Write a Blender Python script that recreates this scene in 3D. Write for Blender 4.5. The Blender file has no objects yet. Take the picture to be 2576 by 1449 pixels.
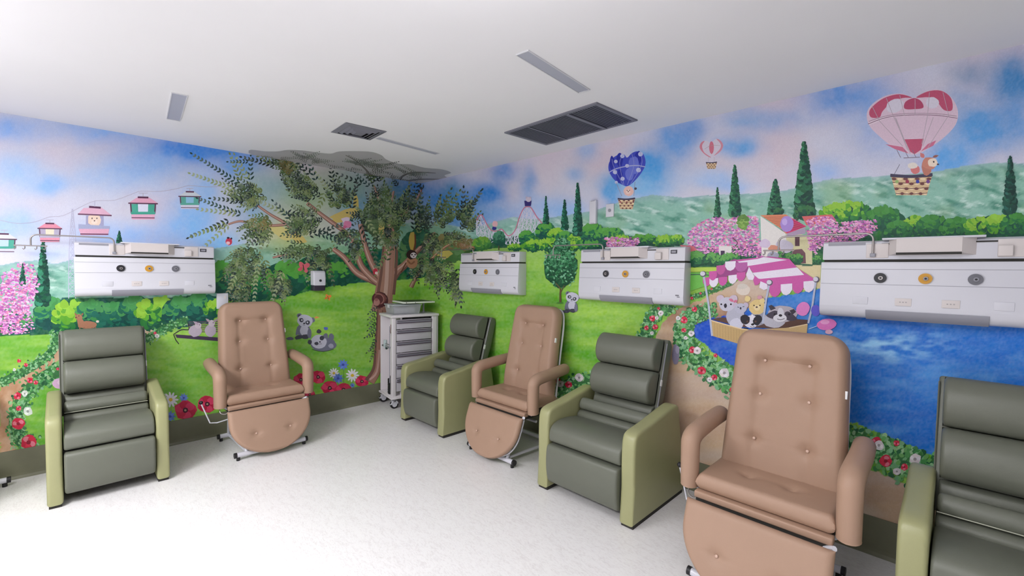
import bpy, bmesh, math, random
import numpy as np
from mathutils import Vector, Matrix
random.seed(7); rng = np.random.default_rng(7)
SC = bpy.context.scene
# ------------------------------------------------------------------ camera, world, lights, exposure
H = 2.7                                   # ceiling height; left wall is x=0, right wall is y=0
F = 1129.81; YAW, PIT, ROL = .7888, -.0396, .0111
CPOS = np.array([4.9539, -3.2489, 1.601])
_f = np.array([-math.sin(YAW)*math.cos(PIT), math.cos(YAW)*math.cos(PIT), math.sin(PIT)])
_r = np.array([math.cos(YAW), math.sin(YAW), 0.]); _u = np.cross(_r, _f)
_r, _u = _r*math.cos(ROL)+_u*math.sin(ROL), -_r*math.sin(ROL)+_u*math.cos(ROL)
cam = bpy.data.cameras.new('camera'); co = bpy.data.objects.new('camera', cam)
SC.collection.objects.link(co); SC.camera = co
cam.lens = F/2576*36; cam.sensor_width = 36; cam.clip_start = .05
co.matrix_world = Matrix(((_r[0], _u[0], -_f[0], CPOS[0]), (_r[1], _u[1], -_f[1], CPOS[1]), (_r[2], _u[2], -_f[2], CPOS[2]), (0, 0, 0, 1)))
w = bpy.data.worlds.new('world'); SC.world = w; w.use_nodes = True
w.node_tree.nodes['Background'].inputs[0].default_value = (.8, .84, .92, 1)
w.node_tree.nodes['Background'].inputs[1].default_value = .3
vs = SC.view_settings; SC.display_settings.display_device = 'sRGB'
vs.view_transform = 'Standard'; vs.look = 'None'; vs.gamma = 1; vs.use_curve_mapping = False
vs.exposure = 0.0
def area(name, loc, sx, sy, power, col=(.985, .98, 1), up=False):
    l = bpy.data.lights.new(name, 'AREA'); l.shape = 'RECTANGLE'; l.size = sx; l.size_y = sy
    l.energy = power; l.color = col
    o = bpy.data.objects.new(name, l); SC.collection.objects.link(o); o.location = loc
    if up: o.rotation_euler = (math.pi, 0, 0)
    return o
LIGHTS = [(2.2, -4.6, 1.2, .6, 92), (4.2, -4.6, 1.2, .6, 44), (4.6, -2.4, .6, .6, 8)]
for i, (x, y, sx, sy, p) in enumerate(LIGHTS):
    area('ceiling_lamp', (x, y, H-.035), sx, sy, p)
for (x, y, sx, sy, p) in ((2.0, -4.4, 1.2, .25, 26), (4.15, -3.0, .25, 1.2, 24)):   # unseen upward lights, added only to brighten the ceiling
    area('added_uplight', (x, y, H-.32), sx, sy, p, up=True)

# ------------------------------------------------------------------ helpers
def lin(c):
    a = np.asarray(c, float)/255
    return np.where(a <= .04045, a/12.92, ((a+.055)/1.055)**2.4)
def rgb(c): return tuple(float(v) for v in lin(c))+(1.,)
def mat(name, col, rough=.5, metal=0, noise=0, nscale=40, bump=0, bscale=200, spec=.5, alpha=1, trans=0, col2=None, coat=0):
    m = bpy.data.materials.new(name); m.use_nodes = True; nt = m.node_tree; b = nt.nodes['Principled BSDF']
    b.inputs['Base Color'].default_value = rgb(col); b.inputs['Roughness'].default_value = rough
    b.inputs['Metallic'].default_value = metal; b.inputs['Specular IOR Level'].default_value = spec
    b.inputs['Alpha'].default_value = alpha; b.inputs['Transmission Weight'].default_value = trans
    b.inputs['Coat Weight'].default_value = coat
    tc = nt.nodes.new('ShaderNodeTexCoord')
    if noise or col2:
        n = nt.nodes.new('ShaderNodeTexNoise'); n.inputs['Scale'].default_value = nscale; n.inputs['Detail'].default_value = 5
        nt.links.new(tc.outputs['Object'], n.inputs['Vector'])
        mx = nt.nodes.new('ShaderNodeMix'); mx.data_type = 'RGBA'
        c = lin(col); c2 = lin(col2) if col2 else c*(1-noise)
        if not col2: c = np.clip(c*(1+noise), 0, 1)
        mx.inputs[6].default_value = (*c, 1); mx.inputs[7].default_value = (*c2, 1)
        nt.links.new(n.outputs['Fac'], mx.inputs[0]); nt.links.new(mx.outputs[2], b.inputs['Base Color'])
    if bump:
        n = nt.nodes.new('ShaderNodeTexNoise'); n.inputs['Scale'].default_value = bscale; n.inputs['Detail'].default_value = 3
        nt.links.new(tc.outputs['Object'], n.inputs['Vector'])
        bp = nt.nodes.new('ShaderNodeBump'); bp.inputs['Strength'].default_value = bump; bp.inputs['Distance'].default_value = .002
        nt.links.new(n.outputs['Fac'], bp.inputs['Height']); nt.links.new(bp.outputs['Normal'], b.inputs['Normal'])
    return m
def link(name, me, m, parent=None, smooth=True, loc=None):
    o = bpy.data.objects.new(name, me); SC.collection.objects.link(o)
    if m is not None and not me.materials: me.materials.append(m)
    if parent is not None: o.parent = parent
    if loc is not None: o.location = loc
    if smooth:
        me.shade_smooth(); me.set_sharp_from_angle(angle=math.radians(38))
    return o
class MB:
    def __init__(s): s.v = []; s.f = []; s.mi = []
    def add(s, v, f, mi=0, M=None):
        b = len(s.v)
        s.v += [tuple(M @ Vector(p)) for p in v] if M is not None else [tuple(p) for p in v]
        s.f += [[b+i for i in q] for q in f]; s.mi += [mi]*len(f); return s
    def box(s, x0, x1, y0, y1, z0, z1, mi=0, r=0, M=None):
        if r <= 0:
            v = [(x, y, z) for x in (x0, x1) for y in (y0, y1) for z in (z0, z1)]
            f = [(0, 1, 3, 2), (4, 6, 7, 5), (0, 4, 5, 1), (2, 3, 7, 6), (0, 2, 6, 4), (1, 5, 7, 3)]
            return s.add(v, f, mi, M)
        bm = bmesh.new(); bmesh.ops.create_cube(bm, size=1)
        for q in bm.verts: q.co = ((x0+x1)/2+q.co.x*(x1-x0), (y0+y1)/2+q.co.y*(y1-y0), (z0+z1)/2+q.co.z*(z1-z0))
        bmesh.ops.bevel(bm, geom=bm.edges[:], offset=r, segments=3, profile=.5, affect='EDGES')
        bm.verts.ensure_lookup_table(); bm.verts.index_update()
        s.add([q.co[:] for q in bm.verts], [[q.index for q in f.verts] for f in bm.faces], mi, M); bm.free(); return s
    def tube(s, pts, r, n=10, mi=0, caps=True, r1=None, M=None):
        P = [Vector(p) for p in pts]; N = len(P); v = []; f = []
        t0 = (P[1]-P[0]).normalized(); ref = Vector((0, 0, 1)) if abs(t0.z) < .9 else Vector((1, 0, 0))
        nx = t0.cross(ref).normalized()
        rs = r if isinstance(r, (list, tuple)) else [r+(r1-r)*i/(N-1) if r1 is not None else r for i in range(N)]
        for i, p in enumerate(P):
            t = (P[min(i+1, N-1)]-P[max(i-1, 0)]).normalized()
            nx = (nx-t*nx.dot(t)).normalized(); ny = t.cross(nx)
            for k in range(n):
                a = 2*math.pi*k/n; v.append(p+(nx*math.cos(a)+ny*math.sin(a))*rs[i])
        for i in range(N-1):
            for k in range(n):
                a = i*n+k; b = i*n+(k+1) % n; f.append((a, b, b+n, a+n))
        if caps: f.append(tuple(range(n))[::-1]); f.append(tuple((N-1)*n+k for k in range(n)))
        return s.add(v, f, mi, M)
    def prism(s, prof, x0, x1, r=.01, seg=3, mi=0, M=None):
        """closed (y,z) outline pushed along x with rounded rims"""
        p = np.array(prof, float); n = len(p)
        a = .5*np.sum(p[:, 0]*np.roll(p[:, 1], -1)-np.roll(p[:, 0], -1)*p[:, 1])
        if a < 0: p = p[::-1]
        d = np.roll(p, -1, 0)-np.roll(p, 1, 0); d /= np.linalg.norm(d, axis=1)[:, None]+1e-9
        nin = np.stack([-d[:, 1], d[:, 0]], 1)
        rings = []
        for k in range(seg+1):
            t = math.pi/2*k/seg; rings.append((x0+r*(1-math.sin(t)), r*(1-math.cos(math.pi/2-t)) if 0 else r*(1-math.sin(t)), t))
        R = []
        for k in range(seg+1):
            t = math.pi/2*k/seg; R.append((x0+r*(1-math.sin(math.pi/2-t)*1)*1 if 0 else x0+r*(1-math.cos(t-math.pi/2+math.pi/2)) , 0))
        R = [(x0+r*(1-math.cos(t)), r*(1-math.sin(t))) for t in [math.pi/2*k/seg for k in range(seg+1)]]
        R += [(x1-(x-x0), i) for x, i in R[::-1]]
        v = []; f = []
        for x, ins in R:
            q = p+nin*ins
            v += [(x, y, z) for y, z in q]
        for i in range(len(R)-1):
            for k in range(n):
                a_ = i*n+k; b_ = i*n+(k+1) % n; f.append((a_, a_+n, b_+n, b_))
        f.append(tuple(range(n))); f.append(tuple((len(R)-1)*n+k for k in range(n))[::-1])
        return s.add(v, f, mi, M)
    def disc(s, c, r, h, n=20, axis='z', mi=0, r2=None, M=None):
        ax = {'x': Vector((1, 0, 0)), 'y': Vector((0, 1, 0)), 'z': Vector((0, 0, 1))}[axis]; c = Vector(c)
        return s.tube([c, c+ax*h], r, n, mi, True, r2, M)
    def sphere(s, c, r, n=10, mi=0, M=None, sc=(1, 1, 1)):
        v = []; f = []; m = n//2
        for i in range(m+1):
            t = math.pi*i/m
            for k in range(n):
                a = 2*math.pi*k/n; v.append((c[0]+r*sc[0]*math.sin(t)*math.cos(a), c[1]+r*sc[1]*math.sin(t)*math.sin(a), c[2]+r*sc[2]*math.cos(t)))
        for i in range(m):
            for k in range(n): f.append((i*n+k, (i+1)*n+k, (i+1)*n+(k+1) % n, i*n+(k+1) % n))
        return s.add(v, f, mi, M)
    def build(s, name, mats, parent=None, smooth=True, loc=None):
        me = bpy.data.meshes.new(name); me.from_pydata(s.v, [], s.f)
        for m in (mats if isinstance(mats, (list, tuple)) else [mats]): me.materials.append(m)
        if any(s.mi): me.polygons.foreach_set('material_index', s.mi)
        bm = bmesh.new(); bm.from_mesh(me); bmesh.ops.recalc_face_normals(bm, faces=bm.faces); bm.to_mesh(me); bm.free()
        return link(name, me, None, parent, smooth, loc)
def curve(pts, n=8, closed=False):
    P = [np.array(p, float) for p in pts]; N = len(P); out = []
    rngi = range(N) if closed else range(N-1)
    for i in rngi:
        a = P[(i-1) % N] if closed or i > 0 else P[0]; b = P[i]; c = P[(i+1) % N]; d = P[(i+2) % N] if closed or i+2 < N else P[-1]
        for k in range(n):
            t = k/n; out.append(.5*((2*b)+(-a+c)*t+(2*a-5*b+4*c-d)*t*t+(-a+3*b-3*c+d)*t**3))
    if not closed: out.append(P[-1])
    return [tuple(p) for p in out]
def thing(name, label, cat, loc=(0, 0, 0), rz=0, group=None, scale=None):
    o = bpy.data.objects.new(name, None); SC.collection.objects.link(o); o.location = loc; o.rotation_euler = (0, 0, rz)
    o.empty_display_size = .1; o['label'] = label; o['category'] = cat
    if group: o['group'] = group
    if scale: o.scale = scale
    return o
def tag(o, label, cat, group=None):
    o['label'] = label; o['category'] = cat
    if group: o['group'] = group
    return o
def struct(o): o['kind'] = 'structure'; return o
def at(px, py, ax, val):
    px = np.asarray(px, float); py = np.asarray(py, float)
    d = _f+np.multiply.outer((px-1288)/F, _r)-np.multiply.outer((py-724.5)/F, _u)
    t = (val-CPOS[ax])/d[..., ax]
    return CPOS+d*t[..., None]
def proj(X):
    q = X-CPOS; z = q@_f
    return 1288+F*(q@_r)/z, 724.5-F*(q@_u)/z

# ------------------------------------------------------------------ room shell
M_ceil = mat('ceiling_paint', (238, 237, 240), .8, noise=.015, nscale=3)
M_wall = mat('wall_paint', (226, 226, 228), .7)
M_base = mat('baseboard_vinyl', (118, 118, 96), .35, noise=.08, nscale=25, spec=.4)
def floor_mat():
    m = mat('floor_vinyl', (232, 228, 226), .32, spec=.45); nt = m.node_tree; b = nt.nodes['Principled BSDF']
    tc = nt.nodes.new('ShaderNodeTexCoord'); mp = nt.nodes.new('ShaderNodeMapping'); mp.inputs['Scale'].default_value = (1, 3.2, 1)
    mp.inputs['Rotation'].default_value = (0, 0, .5)
    n1 = nt.nodes.new('ShaderNodeTexNoise'); n1.inputs['Scale'].default_value = 60; n1.inputs['Detail'].default_value = 6
    n2 = nt.nodes.new('ShaderNodeTexNoise'); n2.inputs['Scale'].default_value = 14; n2.inputs['Detail'].default_value = 8; n2.inputs['Distortion'].default_value = 1.2
    cr = nt.nodes.new('ShaderNodeValToRGB'); cr.color_ramp.elements[0].position = .36; cr.color_ramp.elements[0].color = rgb((226, 222, 221))
    cr.color_ramp.elements[1].position = .52; cr.color_ramp.elements[1].color = rgb((240, 238, 237))
    mx = nt.nodes.new('ShaderNodeMix'); mx.data_type = 'FLOAT'; mx.inputs[0].default_value = .45
    nt.links.new(tc.outputs['Object'], mp.inputs[0]); nt.links.new(mp.outputs[0], n1.inputs['Vector']); nt.links.new(mp.outputs[0], n2.inputs['Vector'])
    nt.links.new(n1.outputs['Fac'], mx.inputs[2]); nt.links.new(n2.outputs['Fac'], mx.inputs[3])
    nt.links.new(mx.outputs[0], cr.inputs[0]); nt.links.new(cr.outputs[0], b.inputs['Base Color'])
    return m
XR, YB = 8.2, -6.4
struct(MB().box(-.1, XR+.1, YB-.1, .1, -.1, 0).build('floor', floor_mat(), smooth=False))
CEIL = struct(MB().box(-.1, XR+.1, YB-.1, .1, H, H+.1).build('ceiling', M_ceil, smooth=False))
WL = struct(MB().box(-.1, 0, YB, .1, 0, H).build('wall_left', M_wall, smooth=False))
WR = struct(MB().box(0, XR, 0, .1, 0, H).build('wall_right', M_wall, smooth=False))
struct(MB().box(0, XR, YB-.1, YB, 0, H).build('wall_back', M_wall, smooth=False))
struct(MB().box(XR, XR+.1, YB-.1, .1, 0, H).build('wall_far_right', M_wall, smooth=False))
BH = .218
pr = [(-.0, 0), (-.022, 0), (-.016, .006), (-.010, .02), (-.008, .04), (-.008, BH), (0, BH)]
struct(MB().prism(pr, .012, XR, r=0.0005, seg=1).build('baseboard_right', M_base, smooth=False))
ML = Matrix.Rotation(math.radians(90), 4, 'Z')   # (x,y)->(-y,x): outline goes to +x side
struct(MB().prism(pr, YB, -.0, r=0.0005, seg=1, M=ML).build('baseboard_left', M_base, smooth=False))
# ------------------------------------------------------------------ printed mural (flat print on both walls)
XC = 1057.4; GAIN = 1.12
def cgain(c): return np.clip(lin(c)*GAIN, 0, .93)
_tabs = {}
def vnoise(x, y, sc, seed=0, oct=3):
    out = 0; amp = 1; tot = 0
    for o in range(oct):
        if (seed, o) not in _tabs: _tabs[(seed, o)] = np.random.default_rng(seed*31+o).random((256, 256))
        T = _tabs[(seed, o)]; u = x/sc*(2**o)+1000; v = y/sc*(2**o)+1000
        i = np.floor(u).astype(int); j = np.floor(v).astype(int); fu = u-i; fv = v-j
        fu = fu*fu*(3-2*fu); fv = fv*fv*(3-2*fv); i &= 255; j &= 255; i1 = (i+1) & 255; j1 = (j+1) & 255
        out = out+amp*((T[i, j]*(1-fu)+T[i1, j]*fu)*(1-fv)+(T[i, j1]*(1-fu)+T[i1, j1]*fu)*fv)
        tot += amp; amp *= .5
    return out/tot
def inpoly(x, y, poly):
    P = np.array(poly, float); ins = np.zeros(x.shape, bool); j = len(P)-1
    for i in range(len(P)):
        xi, yi = P[i]; xj, yj = P[j]
        if yi != yj:
            ins ^= ((yi > y) != (yj > y)) & (x < (xj-xi)*(y-yi)/(yj-yi)+xi)
        j = i
    return ins
def mixc(c, col, m):
    c += (lin(col)-c)*np.asarray(m)[:, None]
def ygt(x, y, line):
    L = np.array(line, float); return y > np.interp(x, L[:, 0], L[:, 1])
SKYB = [(20, 320, 90, 30, (150, 170, 222), .7), (260, 330, 120, 30, (160, 178, 225), .7), (520, 375, 160, 34, (92, 138, 215), 1), (600, 420, 60, 30, (120, 160, 225), .7),
 (40, 430, 70, 50, (172, 192, 230), .6), (130, 465, 50, 22, (150, 180, 228), .7), (300, 440, 130, 45, (170, 188, 228), .55), (380, 415, 80, 30, (150, 175, 225), .6),
 (480, 560, 70, 70, (145, 180, 230), .8), (510, 480, 30, 50, (150, 182, 230), .6), (330, 590, 130, 30, (160, 185, 232), .6), (30, 570, 70, 40, (160, 185, 228), .6), (120, 640, 60, 20, (190, 200, 235), .5),
 (560, 610, 60, 30, (150, 185, 230), .8), (700, 480, 60, 30, (150, 175, 220), .6), (640, 540, 40, 40, (130, 165, 218), .6), (890, 510, 40, 60, (105, 145, 205), .9), (1030, 480, 60, 50, (95, 130, 190), .9),
 (1130, 520, 70, 55, (85, 130, 195), 1), (1140, 480, 25, 25, (90, 135, 180), .8), (1225, 490, 45, 28, (82, 130, 200), 1), (1265, 435, 34, 26, (125, 145, 200), .8), (1330, 460, 18, 40, (130, 155, 205), .7), (1245, 545, 70, 30, (130, 160, 210), .7), (1180, 545, 40, 40, (110, 145, 195), .7),
 (1370, 520, 60, 36, (165, 180, 220), .6), (1430, 540, 50, 30, (150, 178, 222), .6), (1450, 435, 20, 20, (140, 165, 210), .6), (1480, 380, 24, 26, (165, 178, 215), .6),
 (1640, 425, 50, 50, (95, 155, 215), 1), (1600, 465, 80, 30, (150, 185, 222), .7), (1700, 350, 46, 50, (130, 160, 212), .9), (1740, 320, 40, 30, (135, 155, 205), .8), (1540, 480, 24, 40, (120, 165, 215), .9),
 (1860, 365, 55, 26, (128, 165, 215), .8), (1880, 300, 60, 28, (155, 172, 210), .7), (1960, 300, 70, 26, (160, 170, 208), .6), (1790, 450, 60, 22, (172, 190, 228), .6), (1830, 470, 50, 16, (160, 182, 225), .6), (2120, 245, 90, 42, (125, 152, 208), .85), (2080, 430, 50, 30, (160, 180, 225), .6),
 (2220, 300, 80, 90, (145, 165, 215), .6), (2470, 320, 90, 60, (110, 155, 210), .9), (2550, 200, 60, 60, (95, 135, 185), .9), (2390, 400, 60, 50, (120, 165, 220), .9), (2440, 180, 50, 30, (125, 142, 175), .5), (2560, 300, 40, 60, (110, 150, 205), .7), (2440, 250, 60, 40, (155, 165, 200), .5)]
RIDGE = [(0, 668), (40, 660), (90, 655), (140, 664), (190, 650), (260, 640), (480, 632), (560, 622), (620, 612), (700, 600), (800, 592), (900, 585), (1000, 560), (1100, 560), (1180, 575), (1240, 560), (1290, 545), (1340, 552), (1400, 545), (1460, 536), (1500, 528), (1560, 508), (1640, 490), (1720, 497), (1800, 490), (1900, 487), (1980, 478), (2040, 462), (2090, 450), (2180, 445), (2260, 440), (2360, 430), (2440, 415), (2500, 408), (2576, 412)]
LTREE = [(0, 772), (80, 800), (160, 750), (600, 745), (780, 640), (1057, 620), (1058, 590), (1200, 600), (1400, 590), (1560, 590), (1700, 620), (1900, 620), (2060, 590), (2200, 560), (2576, 560)]
MEAD = [(0, 846), (140, 840), (300, 829), (430, 806), (560, 779), (700, 752), (790, 729), (870, 713), (960, 708), (1057, 700), (1100, 690), (1150, 640), (1240, 625), (1320, 622), (1440, 624), (1700, 672), (2576, 672)]
LAKE = [(2576, 715), (2064, 722), (2035, 730), (1990, 741), (1933, 750), (1850, 790), (1770, 804), (1745, 818), (1745, 832), (1752, 850), (1774, 868), (1803, 893), (1857, 930), (1960, 985), (2139, 1062), (2189, 1080), (2254, 1108), (2314, 1131), (2345, 1145), (2420, 1210), (2576, 1300), (2700, 1300), (2700, 715)]
SAND = [(2010, 666), (2066, 668), (2066, 722), (1960, 735), (1860, 790), (1780, 800), (1720, 830), (1712, 862), (1735, 905), (1800, 955), (1900, 1020), (2190, 1180), (2268, 1214), (2400, 1260), (2576, 1340), (2576, 1500), (1650, 1500), (1400, 1000), (1540, 990), (1640, 900), (1652, 845), (1668, 812), (1695, 785), (1735, 764), (1774, 748), (1830, 722), (1870, 700), (1900, 660)]
LPATH = [(0, 958), (66, 928), (118, 895), (150, 862), (152, 842), (300, 830), (430, 808), (446, 812), (372, 842), (200, 850), (184, 878), (130, 920), (62, 985), (34, 1030), (28, 1080), (40, 1130), (60, 1170), (0, 1180)]
def paint(x, y):
    n = len(x); c = np.tile(lin((204, 202, 216)), (n, 1))
    wx = x+26*(vnoise(x, y, 60, 1)-.5); wy = y+26*(vnoise(x, y, 60, 2)-.5)
    mixc(c, (214, 196, 206), np.clip(vnoise(x, y, 130, 3)*2.2-.9, 0, 1)*.8)
    mixc(c, (205, 208, 226), np.clip(vnoise(x, y, 90, 4)*2.4-1.1, 0, 1)*.8)
    for (bx, by, rx, ry, col, s) in SKYB:
        col = (col[0]-16, col[1]+2, min(255, col[2]+8)); s *= 1.2
        d = ((wx-bx)/rx)**2+((wy-by)/ry)**2; k = s*np.exp(-np.clip(d, 0, 30)**1.15*.8); mixc(c, col, np.clip(k*(.75+.5*vnoise(x, y, 22, 5)), 0, 1))
    hill = ygt(x, y, RIDGE); R = np.interp(x, *np.array(RIDGE).T); dep = np.clip((y-R)/110, 0, 1)
    hc = np.tile(lin((138, 186, 168)), (n, 1)); st = vnoise(x*.55+y*.9, y*1.9-x*.75, 26, 6, 4); mixc(hc, (78, 138, 118), np.clip(st*4-2.0, 0, 1)*.9)
    mixc(hc, (196, 222, 212), np.clip(vnoise(x*.6+y*1.3, y*2.4-x*.8, 24, 7, 4)*5-2.9, 0, 1)*.9); mixc(hc, (86, 128, 140), np.clip(vnoise(x, y*3, 50, 8)*3-1.8, 0, 1)*.5*dep)
    mixc(hc, (150, 180, 120), np.clip(vnoise(x, y, 70, 9)*3-1.7, 0, 1)*.5); mixc(hc, (150, 178, 190), np.exp(-(y-R)/10)*.7)
    c = np.where(hill[:, None], hc, c)
    # green wash inside the crown of the corner tree
    for (bx, by, rx, ry, col, s) in [(770, 500, 110, 75, (150, 178, 130), .85), (720, 590, 90, 40, (190, 195, 120), .8), (640, 480, 70, 50, (150, 180, 175), .7), (880, 470, 70, 60, (140, 165, 125), .7), (980, 520, 60, 70, (96, 122, 84), .8), (1090, 600, 60, 60, (110, 140, 105), .7), (870, 640, 120, 60, (120, 165, 110), .6), (1050, 640, 60, 50, (60, 120, 70), .8)]:
        d = ((wx-bx)/rx)**2+((wy-by)/ry)**2; mixc(c, col, s*np.exp(-d*1.1))
    t = ygt(wx*.5+x*.5, wy*.5+y*.5, LTREE); tc = np.tile(lin((30, 88, 62)), (n, 1)); mixc(tc, (24, 92, 100), np.clip(vnoise(x, y, 40, 10)*3-1.5, 0, 1)*.7); mixc(tc, (70, 140, 50), np.clip(vnoise(x, y, 26, 11)*3-1.6, 0, 1)*.8)
    c = np.where(t[:, None], tc, c)
    m = ygt(x, y, MEAD); mc = np.tile(lin((144, 190, 84)), (n, 1))
    mixc(mc, (84, 160, 44), np.clip(vnoise(x*.22, y, 24, 12)*3-1.35, 0, 1)*.85); mixc(mc, (176, 214, 92), np.clip(vnoise(x*.2+9, y*1.1, 28, 13)*3.2-1.7, 0, 1)*.9); mixc(mc, (96, 172, 60), vnoise(x, y*3, 10, 14, 2)*.5)
    far = np.clip((y-620)/90, 0, 1)*(x > XC)+(x <= XC); mixc(mc, (158, 196, 106), (1-far)*.6)
    c = np.where(m[:, None], mc, c)
    sx = x+5*(vnoise(x, y, 14, 20)-.5)*2; sy = y+5*(vnoise(x, y, 14, 21)-.5)*2
    g = inpoly(sx, sy, SAND); gc = np.tile(lin((192, 162, 138)), (n, 1)); mixc(gc, (150, 112, 88), np.clip(1-np.abs((y-790)/70), 0, 1)*(x < 1900)*.8); mixc(gc, (212, 186, 150), np.clip(vnoise(x*.4, y*1.3, 60, 15)*2.6-1, 0, 1)*.7); mixc(gc, (205, 196, 190), np.clip(vnoise(x*.4, y, 70, 16)*2.6-1.1, 0, 1)*.6); mixc(gc, (218, 205, 158), ((y < 745) & (x > 1960))*.9)
    c = np.where(g[:, None], gc, c)
    lk = inpoly(sx, sy, LAKE); lc = np.tile(lin((46, 116, 204)), (n, 1)); mixc(lc, (28, 72, 190), np.clip(1.25-np.abs((x-1790)/130), 0, 1)*.8); mixc(lc, (110, 172, 228), np.clip(vnoise(x*.28, y, 30, 17)*3.0-1.6, 0, 1)*.5); mixc(lc, (30, 88, 188), np.clip(vnoise(x*.2, y*1.2, 22, 18)*3-1.5, 0, 1)*.35)
    mixc(lc, (150, 200, 235), np.exp(-((x-2230)/160)**2-((y-870)/40)**2)*np.clip(vnoise(x*.3, y, 12, 19)*3-1.2, 0, 1))
    c = np.where(lk[:, None], lc, c)
    lp = inpoly(sx, sy, LPATH); pc = np.tile(lin((184, 142, 110)), (n, 1)); mixc(pc, (208, 176, 148), np.clip(vnoise(x, y, 30, 22)*2.5-1, 0, 1)); mixc(pc, (220, 200, 168), ((x > 190)*1.0)*.7)
    c = np.where(lp[:, None], pc, c)
    mixc(c, (255, 255, 255), (vnoise(x, y, 5, 23, 2)-.5)*.10)
    return np.clip(c*GAIN, 0, .93)
def attr_mat(name, rough=.45, fine=.05):
    m = bpy.data.materials.new(name); m.use_nodes = True; nt = m.node_tree; b = nt.nodes['Principled BSDF']
    a = nt.nodes.new('ShaderNodeAttribute'); a.attribute_name = 'ink'; tc = nt.nodes.new('ShaderNodeTexCoord')
    n = nt.nodes.new('ShaderNodeTexNoise'); n.inputs['Scale'].default_value = 160; n.inputs['Detail'].default_value = 2
    mr = nt.nodes.new('ShaderNodeMapRange'); mr.inputs[3].default_value = 1-fine*2; mr.inputs[4].default_value = 1+fine*2
    mx = nt.nodes.new('ShaderNodeVectorMath'); mx.operation = 'SCALE'
    nt.links.new(tc.outputs['Object'], n.inputs['Vector']); nt.links.new(n.outputs['Fac'], mr.inputs[0]); nt.links.new(a.outputs['Color'], mx.inputs[0])
    nt.links.new(mr.outputs[0], mx.inputs['Scale']); nt.links.new(mx.outputs[0], b.inputs['Base Color'])
    b.inputs['Roughness'].default_value = rough; b.inputs['Specular IOR Level'].default_value = .3
    return m
M_ink = attr_mat('mural_ink')
def ground(name, a0, a1, z0, z1, left, parent, res=.008):
    na = int((a1-a0)/res)+1; nz = int((z1-z0)/res)+1
    A, Z = np.meshgrid(np.linspace(a0, a1, na), np.linspace(z0, z1, nz)); A = A.ravel(); Z = Z.ravel(); E = np.full_like(A, .0012)
    V = np.stack([E, A, Z], 1) if left else np.stack([A, -E, Z], 1)
    x, y = proj(V); col = paint(x, y)
    me = bpy.data.meshes.new(name); idx = np.arange(na*nz).reshape(nz, na)
    q = np.stack([idx[:-1, :-1], idx[:-1, 1:], idx[1:, 1:], idx[1:, :-1]], -1).reshape(-1, 4)
    me.vertices.add(len(V)); me.vertices.foreach_set('co', V.ravel()); me.loops.add(q.size); me.loops.foreach_set('vertex_index', q.ravel().astype(np.int32))
    me.polygons.add(len(q)); me.polygons.foreach_set('loop_start', np.arange(0, q.size, 4, dtype=np.int32)); me.update(calc_edges=True)
    at_ = me.color_attributes.new('ink', 'FLOAT_COLOR', 'POINT'); at_.data.foreach_set('color', np.hstack([col, np.ones((len(col), 1))]).astype(np.float32).ravel())
    return link(name, me, M_ink, parent, False)
ground('printed_mural', -4.45, 0, BH-.004, H, True, WL); ground('printed_mural', 0, 5.75, BH-.004, H, False, WR, .0062)

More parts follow.
